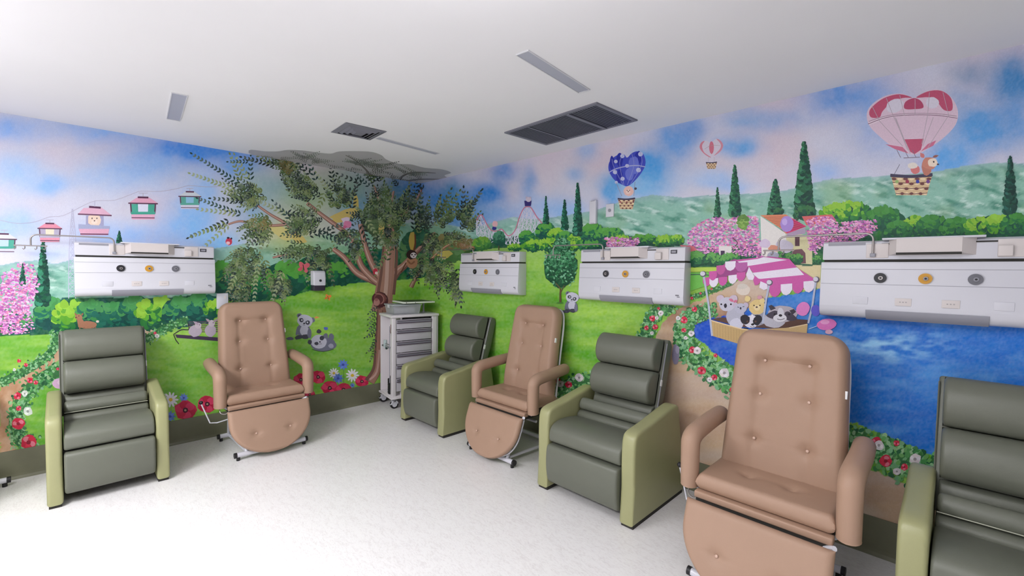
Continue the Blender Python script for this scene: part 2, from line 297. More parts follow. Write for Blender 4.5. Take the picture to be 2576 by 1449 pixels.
STEP = 5e-6; PALE = (176, 188, 178)
class Painter:
    def lev(s, p):
        a = np.floor((p.min(0)+40)/2).astype(int); b = np.ceil((p.max(0)+40)/2).astype(int)+1
        x0, x1 = max(0, a[0]), min(1399, b[0]); y0, y1 = max(0, a[1]), min(799, b[1])
        if x0 >= x1 or y0 >= y1: return 1
        v = int(s.lv[y0:y1, x0:x1].max())+1; s.lv[y0:y1, x0:x1] = v; return v
    def __init__(s): s.it = []; s.lv = np.zeros((800, 1400), int); s.ox = s.oy = 0.; s.s = 1.; s.g = 0; s.k = 0
    def fr(s, ox=0, oy=0, sc=1): s.ox, s.oy, s.s = ox, oy, sc; s.layer()
    def layer(s): s.g += 1; s.k = 0
    def poly(s, pts, col):
        p = np.array(pts, float)/s.s+(s.ox, s.oy); s.it.append((p, cgain(col), s.lev(p)*STEP)); s.k += 1
    def jit(s, col, a=10):
        d = random.uniform(-a, a); return tuple(min(255, max(0, v+d+random.uniform(-a, a)*.4)) for v in col)
    def blob(s, x, y, rx, ry, col, n=14, j=.1, rot=0):
        p = []; ca, sa = math.cos(rot), math.sin(rot)
        for i in range(n):
            a = 2*math.pi*i/n; q = 1+random.uniform(-j, j); u = rx*math.cos(a)*q; v = ry*math.sin(a)*q; p.append((x+u*ca-v*sa, y+u*sa+v*ca))
        s.poly(p, col)
    def line(s, pts, w, col, w1=None, sm=0):
        if sm: pts = curve(pts, sm)
        P = np.array(pts, float); w1 = w if w1 is None else w1; n = len(P)
        d = np.gradient(P, axis=0); d /= np.linalg.norm(d, axis=1)[:, None]+1e-9; nn = np.stack([-d[:, 1], d[:, 0]], 1)
        ww = (w+(w1-w)*np.linspace(0, 1, n))[:, None]/2
        L = P+nn*ww; R = P-nn*ww
        s.poly(np.concatenate([L, R[::-1]]), col)
    def leaf(s, x, y, a, l, wd, col):
        c, q = math.cos(a), math.sin(a)
        s.poly([(x+l*u*c-wd*v*q, y+l*u*q+wd*v*c) for u, v in ((0, 0), (.25, .42), (.55, .5), (1, 0), (.55, -.5), (.25, -.42))], col)
    def spray(s, x, y, a, L, col, ll=None, n=None, bend=0., tip=None):
        """stem with paired leaves; a = direction (radians, y down)"""
        ll = ll or L*.2; n = n or max(3, int(L/(ll*.74))); px, py = x, y
        for i in range(n+1):
            t = i/n; aa = a+bend*t; fade = .55*(1-abs(2*t-.9)) if t < .5 else .55*t; c = s.jit(tuple(col[q]+(PALE[q]-col[q])*(1-t)*.0+(PALE[q]-col[q])*.42*t*t for q in range(3)), 9)
            for sg in (-1, 1):
                s.leaf(px, py, aa+sg*(.8-.25*t)+random.uniform(-.12, .12), ll*(1-.35*t)*random.uniform(.85, 1.1), ll*.34, c)
            px += math.cos(aa)*L/n; py += math.sin(aa)*L/n
        s.leaf(px, py, a+bend, ll*.7, ll*.35, col)
    def bush(s, x, y, rx, ry, cols, n=60, r=.2):
        s.blob(x, y, rx, ry, cols[0], 22, .08); n = int(n*1.3); r *= 1.25
        for i in range(n):
            u_ = 1-2*(i/n); a = random.uniform(0, 2*math.pi); v = y+ry*(-u_)*-.88; hw = math.sqrt(max(.02, 1-u_*u_)); u = x+rx*hw*random.uniform(-.95, .95)
            v = y+ry*.88*u_; t = .5-u_*.55+random.uniform(-.32, .32)-(u-x)/rx*.12; c = cols[min(len(cols)-1, max(0, int(t*len(cols))))]
            s.blob(u, v, rx*r*random.uniform(.6, 1.1), ry*r*random.uniform(.6, 1.1), s.jit(c, 7), 9, .14, random.random()*3)
    def cypress(s, x, y0, y1, w, cols=((14, 62, 52), (22, 86, 62), (52, 130, 100))):
        h = y1-y0; n = int(16+h/6); k = 1 if h < 1 else h/400
        s.poly([(x-w*.34, y1), (x-w*.26, y0+h*.7), (x-w*.12, y0+h*.3), (x, y0), (x+w*.12, y0+h*.3), (x+w*.26, y0+h*.7), (x+w*.34, y1)], cols[0])
        for i in range(n*3):
            t = 1-i/(n*3); t = min(.99, max(.01, t+random.uniform(-.04, .04))); ww = w*(.04+.34*t**.75); u = x+random.uniform(-ww, ww); v = y0+h*(.01+t*.97)
            c = cols[random.choice((0, 1, 2, 2) if u < x-ww*.3 else (0, 1, 1) if u < x+ww*.4 else (0, 0, 1))]; s.blob(u, v, max(1.0, w*.15*(.4+t)), max(1.2, w*.17*(.4+t)), s.jit(c, 9), 8, .22)
    def blossom(s, poly, n, cols, r=3.2):
        P = np.array(poly, float); x0, y0 = P.min(0); x1, y1 = P.max(0); k = 0
        X = rng.uniform(x0, x1, n*3); Y = rng.uniform(y0, y1, n*3); X += 14*(vnoise(X, Y, 18, 40)-.5); m = inpoly(X, Y, poly)
        for u, v in zip(X[m][:n], Y[m][:n]):
            s.blob(u, v, r*random.uniform(.6, 1.5), r*random.uniform(.35, .75), s.jit(random.choice(cols), 12), 6, .3, random.uniform(-.5, .5))
    def rose(s, x, y, r, col=(205, 40, 70)):
        c2 = tuple(int(v*.72) for v in col); c3 = tuple(min(255, int(v*.6+100)) for v in col)
        s.blob(x, y, r, r*.95, col, 12, .12)
        for i in range(5):
            a = i*1.257+x; s.blob(x+math.cos(a)*r*.5, y+math.sin(a)*r*.5, r*.42, r*.36, s.jit(c3 if i % 2 else col, 8), 8, .1)
        s.blob(x, y, r*.3, r*.28, c2, 8, .1)
    def daisy(s, x, y, r, col=(226, 224, 232), n=11):
        for i in range(n):
            a = 2*math.pi*i/n; s.blob(x+math.cos(a)*r*.6, y+math.sin(a)*r*.6, r*.42, r*.15, s.jit(col, 6), 7, .05, a)
        s.blob(x, y, r*.25, r*.23, (214, 184, 60), 9, .05)
    def hedge(s, pts, w, n, dark=(40, 98, 60)):
        C = np.array(curve(pts, 10)); nl = len(C); wb = w if isinstance(w, tuple) else (w, w); s.line(C, wb[0]*.72, (58, 112, 64), wb[1]*.72); s.layer()
        for i in range(n):
            t = random.random()*(nl-1); q = C[int(t)]; ww = w if not isinstance(w, tuple) else w[0]+(w[1]-w[0])*t/nl
            u = q[0]+random.uniform(-.5, .5)*ww; v = q[1]+random.uniform(-.5, .5)*ww; r = ww*.09+.7
            col = random.choice((dark, (70, 140, 76), (104, 168, 96), (146, 190, 140), (120, 176, 128), (60, 120, 66)))
            s.blob(u, v, r*random.uniform(.6, 1.3), r*random.uniform(.5, 1), s.jit(col, 10), 6, .3, random.random()*3)
        return C
P = Painter()
Z1 = (0, 250, 2.634); Z2 = (0, 740, 2.588); Z3 = (450, 350, 3.22); Z4 = (400, 700, 2.898); Z6 = (1130, 400, 3.623); R1 = (1300, 780, 2.498); R2 = (1700, 780, 2.1655); R3 = (1600, 480, 3.451); R4 = (2000, 150, 2.0695); R5 = (1440, 300, 3.623)
PINK = ((206, 130, 190), (226, 160, 205), (180, 96, 166), (236, 190, 215), (160, 90, 160), (214, 130, 160)); GB = ((24, 84, 62), (44, 120, 56), (92, 160, 48), (140, 190, 60))
# ---- left wall: trees, blossoms, bushes
P.fr(); P.blossom([(0, 690), (25, 680), (50, 660), (85, 668), (105, 705), (90, 745), (70, 765), (85, 800), (80, 838), (0, 842)], 900, PINK, 3.6)
for q in [(125, 790, 40, 42), (180, 800, 50, 44), (235, 795, 42, 40), (280, 800, 44, 40), (345, 785, 46, 40), (400, 790, 60, 40), (455, 785, 50, 36), (505, 775, 50, 36), (550, 775, 40, 22), (70, 815, 20, 20)]: P.bush(*q, (GB if random.random() < .6 else ((20, 76, 70), (30, 104, 84), (70, 144, 80))), 70, .2)
P.fr(*Z1); P.cypress(285, 935, 1360, 105); P.cypress(150, 1085, 1230, 46); P.cypress(790, 870, 955, 44)
P.fr(); P.blossom([(0, 720), (40, 690), (70, 720), (95, 700), (100, 720), (88, 750), (76, 790), (88, 832), (20, 838), (0, 830)], 420, PINK, 3.6)
for q in [(640, 720, 40, 40), (720, 700, 60, 40), (560, 700, 50, 40), (860, 690, 50, 26), (900, 660, 30, 30)]: P.bush(*q, ((20, 76, 60), (30, 104, 64), (80, 150, 60)), 60, .2)
# lattice tower + cables
P.fr(*Z1); tc = (182, 182, 204)
P.line([(478, 725), (462, 900), (455, 1110), (455, 1320)], 5, tc); P.line([(482, 725), (500, 900), (508, 1110), (500, 1320)], 5, tc)
for i in range(13):
    y = 760+i*42; a = 474-i*1.6; b = 488+i*1.4; P.line([(a, y), (b, y)], 4, tc); P.line([(a, y), (b, y+42)], 3, tc); P.line([(b, y), (a, y+42)], 3, tc)
P.line([(0, 800), (110, 822), (230, 812), (330, 778), (420, 770), (560, 700), (640, 672), (760, 668), (880, 625), (935, 608), (1060, 610), (1180, 590), (1250, 572), (1380, 580), (1480, 575)], 3, (176, 170, 188), sm=3)
def gondola(x, y, s, roof, body, win, inside, trim=(92, 60, 84)):
    P.layer(); P.line([(x, y-62*s), (x, y-38*s)], 5*s, (180, 175, 190))
    P.line([(x-30*s, y-60*s), (x+30*s, y-60*s)], 4*s, (176, 170, 188))
    P.poly([(x-38*s, y+10*s), (x+38*s, y+10*s), (x+38*s, y+66*s), (x-38*s, y+66*s)], inside)
    for dx in (-62, 62): P.poly([(x+(dx-22)*s, y+14*s), (x+(dx+22)*s, y+14*s), (x+(dx+18)*s, y+70*s), (x+(dx-18)*s, y+70*s)], P.jit(win, 6))
    for dx in (-40, 40, -84, 84): P.line([(x+dx*s, y+8*s), (x+dx*s*.94, y+78*s)], 10*s, trim if dx in (-84, 84) else win)
    P.poly([(x-82*s, y+66*s), (x+82*s, y+66*s), (x+76*s, y+118*s), (x-76*s, y+118*s)], body)
    P.poly([(x-82*s, y+66*s), (x+82*s, y+66*s), (x+80*s, y+84*s), (x-80*s, y+84*s)], win)
    P.line([(x-78*s, y+106*s), (x+78*s, y+108*s)], 6*s, trim)
    P.poly([(x-100*s, y+8*s), (x-42*s, y-30*s), (x+42*s, y-30*s), (x+100*s, y+8*s)], roof); P.line([(x-100*s, y+8*s), (x+100*s, y+12*s)], 9*s, trim); P.line([(x-36*s, y-32*s), (x+36*s, y-30*s)], 12*s, (84, 44, 72))
gondola(948, 680, .98, (216, 160, 184), (222, 170, 196), (70, 160, 140), (212, 214, 232)); gondola(1258, 636, .76, (196, 204, 212), (206, 204, 222), (90, 164, 150), (136, 186, 214))
gondola(330, 848, .82, (216, 140, 160), (220, 150, 170), (176, 168, 190), (220, 214, 190)); gondola(28, 918, .85, (204, 206, 214), (196, 198, 216), (70, 156, 140), (176, 200, 224))
x, y = 628, 760; P.layer(); P.poly([(x-58, y+10), (x+58, y+10), (x+60, y+100), (x-60, y+100)], (158, 158, 190)); P.blob(x-2, y+38, 42, 48, (228, 204, 186)); P.blob(x-2, y+52, 20, 16, (238, 214, 200)); P.blob(x-18, y+28, 4, 5, (60, 50, 60)); P.blob(x+14, y+28, 4, 5, (60, 50, 60)); P.blob(x-2, y+44, 5, 4, (90, 60, 60))
P.poly([(x-108, y+66), (x+100, y+80), (x+100, y+98), (x-108, y+98)], (160, 166, 196)); P.poly([(x-106, y+98), (x+96, y+98), (x+88, y+140), (x-92, y+140)], (220, 168, 190)); P.line([(x-96, y+132), (x+90, y+134)], 8, (110, 70, 96))
P.poly([(x-112, y), (x-74, y-40), (x+44, y-44), (x+112, y+8)], (216, 172, 194)); P.line([(x-112, y), (x+112, y+10)], 9, (108, 72, 96)); P.line([(x-38, y-48), (x+40, y-42)], 13, (84, 44, 76)); P.line([(x, y-90), (x, y-50)], 6, tc)
# deer, bench with two rabbits, left flowers
P.fr(*Z2); bro = (168, 118, 92)
P.blob(575, 200, 55, 26, bro, 14, .06); P.poly([(510, 215), (500, 160), (528, 150), (555, 190), (560, 225)], bro); P.blob(512, 148, 24, 17, bro); P.leaf(500, 140, -2.3, 24, 12, (150, 100, 78)); P.leaf(530, 140, -1.0, 22, 12, (150, 100, 78)); P.blob(495, 152, 8, 5, (120, 80, 66)); P.blob(514, 142, 3, 3, (40, 24, 24)); P.blob(635, 178, 10, 8, (226, 210, 200))
for dx in (520, 548, 600, 622): P.line([(dx, 215), (dx-3, 250)], 9, (150, 104, 82), 5)
P.line([(1130, 262), (1180, 232), (1230, 228), (1215, 170)], 6, (56, 44, 60), sm=4); P.poly([(1140, 262), (1420, 282), (1424, 306), (1150, 284)], (66, 52, 76)); P.line([(1130, 262), (1145, 300), (1165, 325)], 6, (50, 44, 50))
for k in range(6): P.line([(1228, 182+k*13), (1440, 178+k*13)], 5, (98, 66, 92))
for q in ((1270, 240, 44, 38), (1370, 238, 38, 40)): P.blob(*q, (176, 164, 178), 14, .06)
for q in ((1290, 205, 22, 20), (1378, 190, 22, 22)): P.blob(*q, (190, 178, 188), 12, .05)
P.leaf(1296, 200, -2.6, 46, 16, (168, 152, 168)); P.leaf(1388, 182, -.6, 40, 15, (160, 144, 150)); P.leaf(1370, 182, -2.5, 40, 15, (168, 152, 160)); P.blob(1300, 200, 3, 3, (40, 30, 40)); P.blob(1388, 186, 3, 3, (40, 30, 40))
P.fr()
P.hedge([(0, 965), (40, 945), (85, 920), (125, 890), (142, 860), (138, 838)], 30, 260); P.hedge([(178, 918), (130, 940), (95, 962), (60, 1000), (42, 1040), (40, 1080), (55, 1110), (90, 1120)], 46, 480); P.hedge([(365, 855), (395, 838), (425, 822), (470, 806)], 26, 170)
P.layer()
for q in [(48, 908, 5), (65, 918, 5), (75, 957, 8), (90, 962, 6), (44, 996, 10), (47, 1027, 7), (46, 1066, 16), (145, 928, 4), (390, 838, 4)]: P.rose(*q)
for q in [(62, 990, 8), (70, 1035, 12), (395, 845, 6), (36, 930, 4)]: P.rose(*q, (206, 214, 204))
P.rose(72, 1113, 20); P.blob(148, 965, 17, 14, (212, 176, 206)); P.blob(152, 962, 8, 7, (222, 196, 216))
def poppy(x, y, r):
    P.layer(); P.blob(x, y, r, r*.86, (196, 44, 78), 14, .09)
    for i in range(6):
        a = i*1.05+.3; P.blob(x+math.cos(a)*r*.55, y+math.sin(a)*r*.48, r*.42, r*.36, P.jit((212, 62, 98) if i % 2 else (188, 36, 70), 8), 9, .1)
    P.blob(x, y, r*.26, r*.24, (70, 24, 48), 9, .1); P.blob(x, y, r*.12, r*.1, (170, 150, 120), 7)
def corn(x, y, r):
    for i in range(9): a = i*.7; P.leaf(x, y, a, r, r*.42, P.jit((104, 134, 214), 14))
    P.blob(x, y, r*.25, r*.22, (70, 84, 170), 8)
def stems(pts, y1):
    for x, y in pts: P.line([(x, y), (x+random.uniform(-6, 6), y1)], 3, (70, 120, 60))
P.fr(*Z4); stems([(90, 880), (180, 880), (80, 1000), (190, 960), (360, 900)], 1060); P.daisy(85, 885, 58); corn(180, 872, 36); corn(80, 1008, 46); poppy(192, 962, 80); poppy(352, 918, 72); P.daisy(30, 870, 30)
stems([(1270, 690), (1345, 630), (1305, 735), (1410, 710), (1245, 800)], 840); poppy(1160, 720, 56); poppy(1035, 740, 54); poppy(1100, 848, 40); P.daisy(1275, 692, 40); corn(1342, 630, 42); corn(1306, 730, 42); P.daisy(1410, 708, 50); poppy(1245, 800, 62); poppy(1345, 812, 56); poppy(1480, 752, 50); corn(1410, 780, 20)
def panda(x, y, s, lie=False, g=(112, 114, 132), wcol=(190, 190, 204)):
    """small mural bear cub seen from the front"""
    P.layer(); dk = tuple(int(v*.62) for v in g)
    if lie:
        P.blob(x, y+10*s, 92*s, 56*s, g, 16, .04); P.blob(x-30*s, y-8*s, 60*s, 52*s, wcol, 16, .03); P.blob(x+62*s, y-42*s, 20*s, 26*s, g); P.blob(x+20*s, y-50*s, 18*s, 20*s, g); P.blob(x+66*s, y+20*s, 36*s, 30*s, P.jit(g, 4)); P.blob(x+60*s, y+24*s, 20*s, 17*s, (160, 160, 178))
        P.blob(x-98*s, y-4*s, 16*s, 18*s, dk); P.blob(x-30*s, y-84*s, 18*s, 16*s, dk)
        P.blob(x-8*s, y-34*s, 16*s, 18*s, dk, rot=.6); P.blob(x-48*s, y+6*s, 15*s, 13*s, dk); P.blob(x-22*s, y-6*s, 7*s, 5*s, (50, 44, 60)); P.line([(x-30*s, y+10*s), (x-8*s, y+8*s)], 3*s, dk)
        P.line([(x-80*s, y+50*s), (x, y+66*s), (x+80*s, y+48*s)], 5*s, (60, 80, 60), sm=3); return
    P.blob(x-8*s, y+66*s, 54*s, 56*s, g, 16, .04); P.blob(x, y+70*s, 36*s, 42*s, wcol, 14, .03)
    P.blob(x-44*s, y+122*s, 34*s, 17*s, dk, rot=-.2); P.blob(x+8*s, y+118*s, 30*s, 20*s, dk); P.blob(x+40*s, y+92*s, 17*s, 40*s, g); P.blob(x-50*s, y+66*s, 15*s, 44*s, g, rot=.3)
    P.blob(x-40*s, y-48*s, 20*s, 20*s, g); P.blob(x+66*s, y-14*s, 18*s, 20*s, g); P.blob(x-40*s, y-48*s, 11*s, 11*s, dk)
    P.blob(x+4*s, y-8*s, 62*s, 50*s, wcol, 18, .03, .15); P.blob(x-24*s, y-14*s, 19*s, 16*s, dk, rot=.4); P.blob(x+26*s, y+6*s, 18*s, 17*s, dk, rot=-.3)
    P.blob(x-20*s, y-14*s, 6*s, 6*s, (220, 220, 230)); P.blob(x+24*s, y+4*s, 6*s, 6*s, (220, 220, 230)); P.blob(x-2*s, y+12*s, 8*s, 6*s, (44, 40, 52)); P.line([(x-12*s, y+24*s), (x+6*s, y+26*s)], 3*s, dk)
panda(1060, 318, .92); panda(1195, 470, .98, True); P.blob(955, 440, 28, 12, (96, 96, 112)); P.blob(1215, 368, 18, 13, (90, 110, 190), 8, .3)
P.blob(1150, 285, 16, 8, (226, 150, 90), 7, .3)
def butterfly(x, y, r, col, rot=0):
    for a, q in ((-2.4, 1), (-.8, 1), (2.5, .75), (.7, .75)): P.blob(x+math.cos(a+rot)*r*.6, y+math.sin(a+rot)*r*.6, r*.6*q, r*.42*q, P.jit(col, 10), 10, .12, a+rot)
    P.line([(x-r*.1, y-r*.5), (x+r*.1, y+r*.5)], r*.14, (70, 40, 40))
butterfly(1232, 140, 24, (224, 130, 60), .3)
# ---- corner tree
P.fr(*Z3); bk = (164, 122, 106); bk2 = (118, 84, 76); bk3 = (196, 162, 150)
def limb(pts, w0, w1, col=bk):
    P.line(pts, w0*1.12, bk2, w1, 6); P.layer(); P.line([(x-w0*.08, y-w0*.05) for x, y in pts], w0*.8, col, w1*.7, 6); P.layer(); P.line([(x-w0*.18, y) for x, y in pts], w0*.22, bk3, w1*.2, 6); P.layer()
P.bush(1640, 640, 160, 150, ((70, 92, 62), (92, 116, 78), (60, 80, 60)), 120, .16); P.layer()
P.bush(1950, 900, 160, 170, ((60, 110, 64), (84, 130, 80), (46, 92, 70)), 120, .16); P.bush(2200, 880, 160, 120, ((70, 112, 60), (90, 130, 80), (120, 110, 70)), 90, .16); P.layer()
P.blob(1435, 540, 24, 90, (198, 178, 96), 12, .15); P.blob(1330, 620, 110, 44, (200, 178, 104), 14, .25, -.3); P.blob(850, 760, 120, 46, (206, 196, 128), 16, .2, .35); P.blob(960, 800, 80, 30, (200, 182, 108), 12, .2, .4); P.blob(1640, 740, 26, 80, (196, 176, 104), 12, .15); P.blob(1890, 830, 28, 80, (186, 160, 80), 12, .15); P.blob(2150, 930, 60, 36, (184, 172, 90), 12, .3); P.layer()
limb([(640, 540), (740, 610), (860, 680), (960, 760)], 16, 30); limb([(400, 690), (500, 665), (620, 690), (760, 700), (880, 690)], 14, 24); limb([(1040, 520), (1140, 600), (1220, 660), (1330, 740), (1420, 820)], 26, 40)
limb([(1250, 890), (1340, 960), (1440, 1080), (1560, 1140), (1640, 1170)], 34, 66); limb([(1400, 830), (1440, 920), (1480, 1030), (1560, 1120), (1640, 1180)], 34, 66); limb([(1470, 690), (1500, 830), (1550, 980), (1610, 1090), (1660, 1150)], 34, 66)
limb([(1790, 620), (1870, 550), (1940, 470), (1970, 390)], 44, 12); limb([(1740, 420), (1700, 620), (1720, 760)], 14, 60); limb([(1580, 380), (1620, 480), (1680, 620)], 14, 50)
limb([(1700, 1180), (1760, 1080), (1830, 1020), (1900, 940), (2000, 840), (2080, 760)], 74, 20); limb([(1880, 1200), (1920, 1120), (1960, 1060)], 34, 24); limb([(2040, 980), (2120, 900), (2240, 840), (2400, 880)], 22, 20, (150, 110, 70)); limb([(760, 960), (880, 930), (960, 900)], 14, 26)
P.line([(1640, 1400), (1660, 1250), (1680, 1100), (1700, 900), (1700, 730)], 170, bk, 84, 6); P.layer(); P.line([(1620, 1380), (1615, 1250), (1640, 1080), (1655, 900), (1668, 750)], 30, bk2, 12, 6)
P.line([(1740, 1260), (1760, 1050), (1765, 860), (1745, 750)], 24, bk2, 14, 6); P.line([(1660, 1360), (1680, 1180), (1690, 960), (1690, 790)], 34, bk3, 26, 6); P.line([(1700, 1300), (1715, 1140), (1725, 960)], 14, (168, 128, 116), 8, 5)
P.fr(); P.line([(956, 780), (951, 880), (947, 930), (928, 962)], 15, bk2, 27, 6); P.layer(); P.line([(957, 780), (953, 880), (950, 930), (933, 962)], 9, bk, 17, 6)
P.line([(955, 880), (948, 935), (930, 955)], 5, bk3, 5, 4)
# leaves: clusters then sprays (zoom coordinates)
P.fr(*Z3); G1 = (66, 84, 56); G2 = (88, 112, 66); G3 = (40, 52, 50); G4 = (118, 134, 84); G5 = (146, 160, 116); G6 = (44, 70, 66)
def cluster(x, y, rx, ry, a, n=34, cols=(G1, G2, G3, G4), L=90):
    P.layer()
    for i in range(n):
        q = math.sqrt(random.random()); t = random.uniform(0, 2*math.pi); P.spray(x+rx*q*math.cos(t), y+ry*q*math.sin(t), a+random.uniform(-.55, .55), L*random.uniform(.5, 1), random.choice(cols), 34)
for q in [(560, 430, 130, 70, 3.4), (640, 470, 80, 60, 2.6), (890, 250, 60, 130, -1.3), (850, 180, 60, 60, 3.6), (1000, 400, 110, 90, 3.9), (1060, 440, 90, 60, 3.5), (1290, 480, 90, 90, -1.9), (1340, 520, 60, 50, -1.4), (1060, 680, 110, 90, -2.6), (1000, 720, 80, 60, 3.2), (640, 700, 90, 70, 2.6), (700, 740, 60, 60, 2.2),
          (980, 900, 110, 60, 2.8), (1150, 900, 110, 50, 2.4), (560, 940, 120, 70, 2.4), (620, 1040, 110, 80, 2.0), (480, 1010, 60, 90, 2.2), (500, 1180, 80, 90, 1.9), (1150, 1000, 90, 60, 1.9), (1650, 560, 110, 120, -1.6), (1720, 660, 120, 90, -1.8), (1820, 560, 80, 110, -1.3), (1600, 280, 70, 90, -2.0), (1540, 620, 90, 40, -2.9), (1400, 760, 90, 40, 2.4), (1960, 660, 70, 110, -1.3),
          (2130, 640, 70, 100, -1.2), (2310, 620, 60, 80, -1.2), (2330, 700, 70, 50, -1.0), (2050, 820, 90, 70, 1.8), (2200, 800, 80, 50, .3), (1990, 1020, 100, 90, 1.8), (2140, 1060, 110, 90, 1.6), (2240, 1180, 40, 110, 1.6), (1440, 860, 60, 70, 2.0), (850, 1180, 60, 60, 1.9), (800, 1110, 60, 60, 1.9)]: cluster(*q, n=int(q[2]*q[3]/330)+8)
cluster(1690, 770, 100, 60, 1.6, 30, (G1, G2, G3, G4), 70); cluster(700, 660, 70, 50, 2.6, 16, ((120, 110, 66), (140, 130, 80), G2)); cluster(880, 230, 50, 60, -1.5, 14, ((104, 96, 60), (120, 110, 66), G1)); cluster(2280, 850, 70, 30, 0, 12, ((130, 100, 66), (110, 100, 60)))
P.layer()
for (x, y, a, L, c) in [(480, 350, 3.7, 400, G6), (440, 400, 3.45, 330, G5), (500, 330, 4.35, 180, G4), (580, 330, 4.75, 150, G6), (560, 320, 4.2, 180, G5), (770, 210, 3.35, 230, G3), (740, 190, 3.7, 200, G4), (560, 180, 3.1, 130, G6), (520, 500, 3.2, 220, G3), (500, 610, 3.55, 330, G6), (460, 600, 3.2, 260, G5), (400, 660, 2.75, 310, G3), (380, 690, 2.85, 250, G4), (400, 700, 2.4, 260, G5),
                        (860, 600, 3.6, 200, G5), (900, 640, 3.9, 150, G6), (1060, 280, 3.9, 190, G3), (1110, 330, 4.3, 160, G6), (1250, 350, 4.55, 180, G3), (1200, 400, 4.1, 120, G5), (1400, 560, -1.4, 200, G3), (1480, 360, 3.55, 160, G3), (1540, 380, 3.9, 120, G6), (1060, 780, -.3, 260, G3), (1130, 760, .3, 300, G6), (1200, 740, .6, 180, G3), (1180, 440, 2.0, 200, G4), (880, 600, .1, 150, G3),
                        (640, 720, 2.2, 150, G2), (720, 700, 1.9, 180, G4), (640, 1000, 1.7, 300, G5), (700, 980, 1.3, 280, G4), (450, 1100, 1.9, 230, G5), (560, 1100, 1.7, 220, G2), (840, 1080, 1.9, 220, G5), (870, 1160, 1.6, 140, G4), (1000, 1030, 1.3, 120, G2), (1200, 960, 1.3, 180, G1), (1380, 650, 1.2, 160, G6), (1480, 700, 1.2, 220, G3), (1520, 660, 1.0, 200, G5), (1590, 760, 1.6, 260, G1), (1680, 980, -1.2, 160, G1), (1700, 880, 2.0, 200, G4), (1800, 740, 2.0, 80, G2),
                        (1910, 730, 4.6, 260, G3), (1960, 600, -1.5, 150, G6), (2080, 640, -1.1, 220, G1), (2150, 620, -1.0, 190, G2), (2300, 600, -1.5, 160, G3), (2330, 620, -1.0, 200, G6), (2260, 620, -1.7, 120, G1), (2360, 560, -1.0, 130, G3), (2260, 1050, 1.5, 260, G3), (2210, 1080, 1.4, 200, G1), (2090, 1130, 1.5, 120, G1), (1980, 400, 3.9, 90, G3), (1770, 380, 4.2, 60, G3), (1950, 380, 1.9, 120, G3), (1600, 340, 4.3, 100, G3)]:
    P.spray(x, y, a+random.uniform(-.05, .05), L, c, 44 if L > 140 else 34)
P.fr(); P.layer()
for i in range(9): P.spray(948-i*.6, 770+i*14, random.choice((2.4, 2.8, 2.0)), 20, random.choice((G1, G3, G6)), 9)
# tree dwellers
P.fr(*Z3); P.blob(1890, 1000, 46, 50, (176, 128, 98), 16, .05); P.line([(1850, 980), (1880, 1010), (1910, 990)], 14, (140, 96, 72), sm=3); P.blob(1885, 935, 44, 40, (52, 34, 34), 14, .08); P.blob(1900, 942, 26, 24, (214, 204, 206), 14, .04); P.blob(1888, 936, 6, 6, (30, 20, 26)); P.blob(1914, 936, 6, 6, (30, 20, 26)); P.blob(1902, 950, 5, 4, (60, 40, 44)); P.line([(1905, 900), (1915, 840), (1912, 770)], 16, (110, 66, 50), 10, 4); P.line([(1840, 1000), (1800, 1080)], 10, (100, 62, 48))
P.blob(405, 830, 28, 30, (196, 60, 84), 12, .05); P.blob(398, 842, 16, 14, (232, 190, 196)); P.blob(400, 800, 12, 8, (60, 30, 50)); P.blob(425, 805, 8, 8, (60, 30, 50)); P.blob(1592, 1075, 20, 26, (190, 50, 70)); P.blob(1600, 1085, 12, 12, (226, 200, 196))
P.blob(1350, 655, 34, 26, (214, 196, 214), 9, .2); P.blob(1365, 690, 32, 26, (214, 130, 166), 9, .25); P.blob(1345, 710, 18, 14, (200, 100, 140), 8, .2); butterfly(1010, 1040, 48, (196, 96, 104), .2)
P.layer(); P.blob(1625, 1300, 62, 66, (84, 48, 50), 16, .06); P.blob(1630, 1290, 48, 50, (128, 78, 74), 16, .06); P.blob(1620, 1296, 34, 36, (96, 54, 56), 14, .06); P.blob(1602, 1320, 26, 32, (176, 128, 118), 12, .08); P.blob(1600, 1300, 14, 13, (150, 96, 92)); P.line([(1630, 1240), (1680, 1270), (1690, 1320), (1660, 1355)], 9, (80, 44, 48), sm=4); P.line([(1590, 1250), (1640, 1262), (1660, 1300), (1640, 1335)], 7, (168, 120, 112), sm=4)
# ---- right wall
P.fr(*Z6); CR = (208, 206, 222)
def truss(pts, yb, n):
    C = curve(pts, 8); xs = np.array([c[0] for c in C]); ys = np.array([c[1] for c in C]); prev = None
    for i in range(n+1):
        x = xs[0]+(xs[-1]-xs[0])*i/n; y = float(np.interp(x, xs, ys)); b = float(np.interp(x, *zip(*yb)))
        P.line([(x, y), (x, b)], 7, CR)
        if prev:
            k = int(max(1, (b-y)//58))
            for j in range(k):
                ya = y+(b-y)*j/k; yb_ = y+(b-y)*(j+1)/k; pa = prev[1]+(prev[2]-prev[1])*j/k; pb = prev[1]+(prev[2]-prev[1])*(j+1)/k
                P.line([(prev[0], pa), (x, yb_)], 6, CR); P.line([(prev[0], pb), (x, ya)], 6, CR); P.line([(prev[0], pb), (x, yb_)], 5, CR)
        prev = (x, y, b)
    P.layer(); P.line(C, 9, (196, 120, 146))
truss([(250, 560), (270, 520), (300, 515), (340, 590), (385, 650), (440, 655), (480, 640), (540, 700), (600, 650), (640, 530), (680, 450), (715, 435), (750, 450), (800, 530), (860, 600)], [(250, 690), (370, 780), (450, 700), (520, 780), (640, 770), (780, 650), (870, 610)], 16)
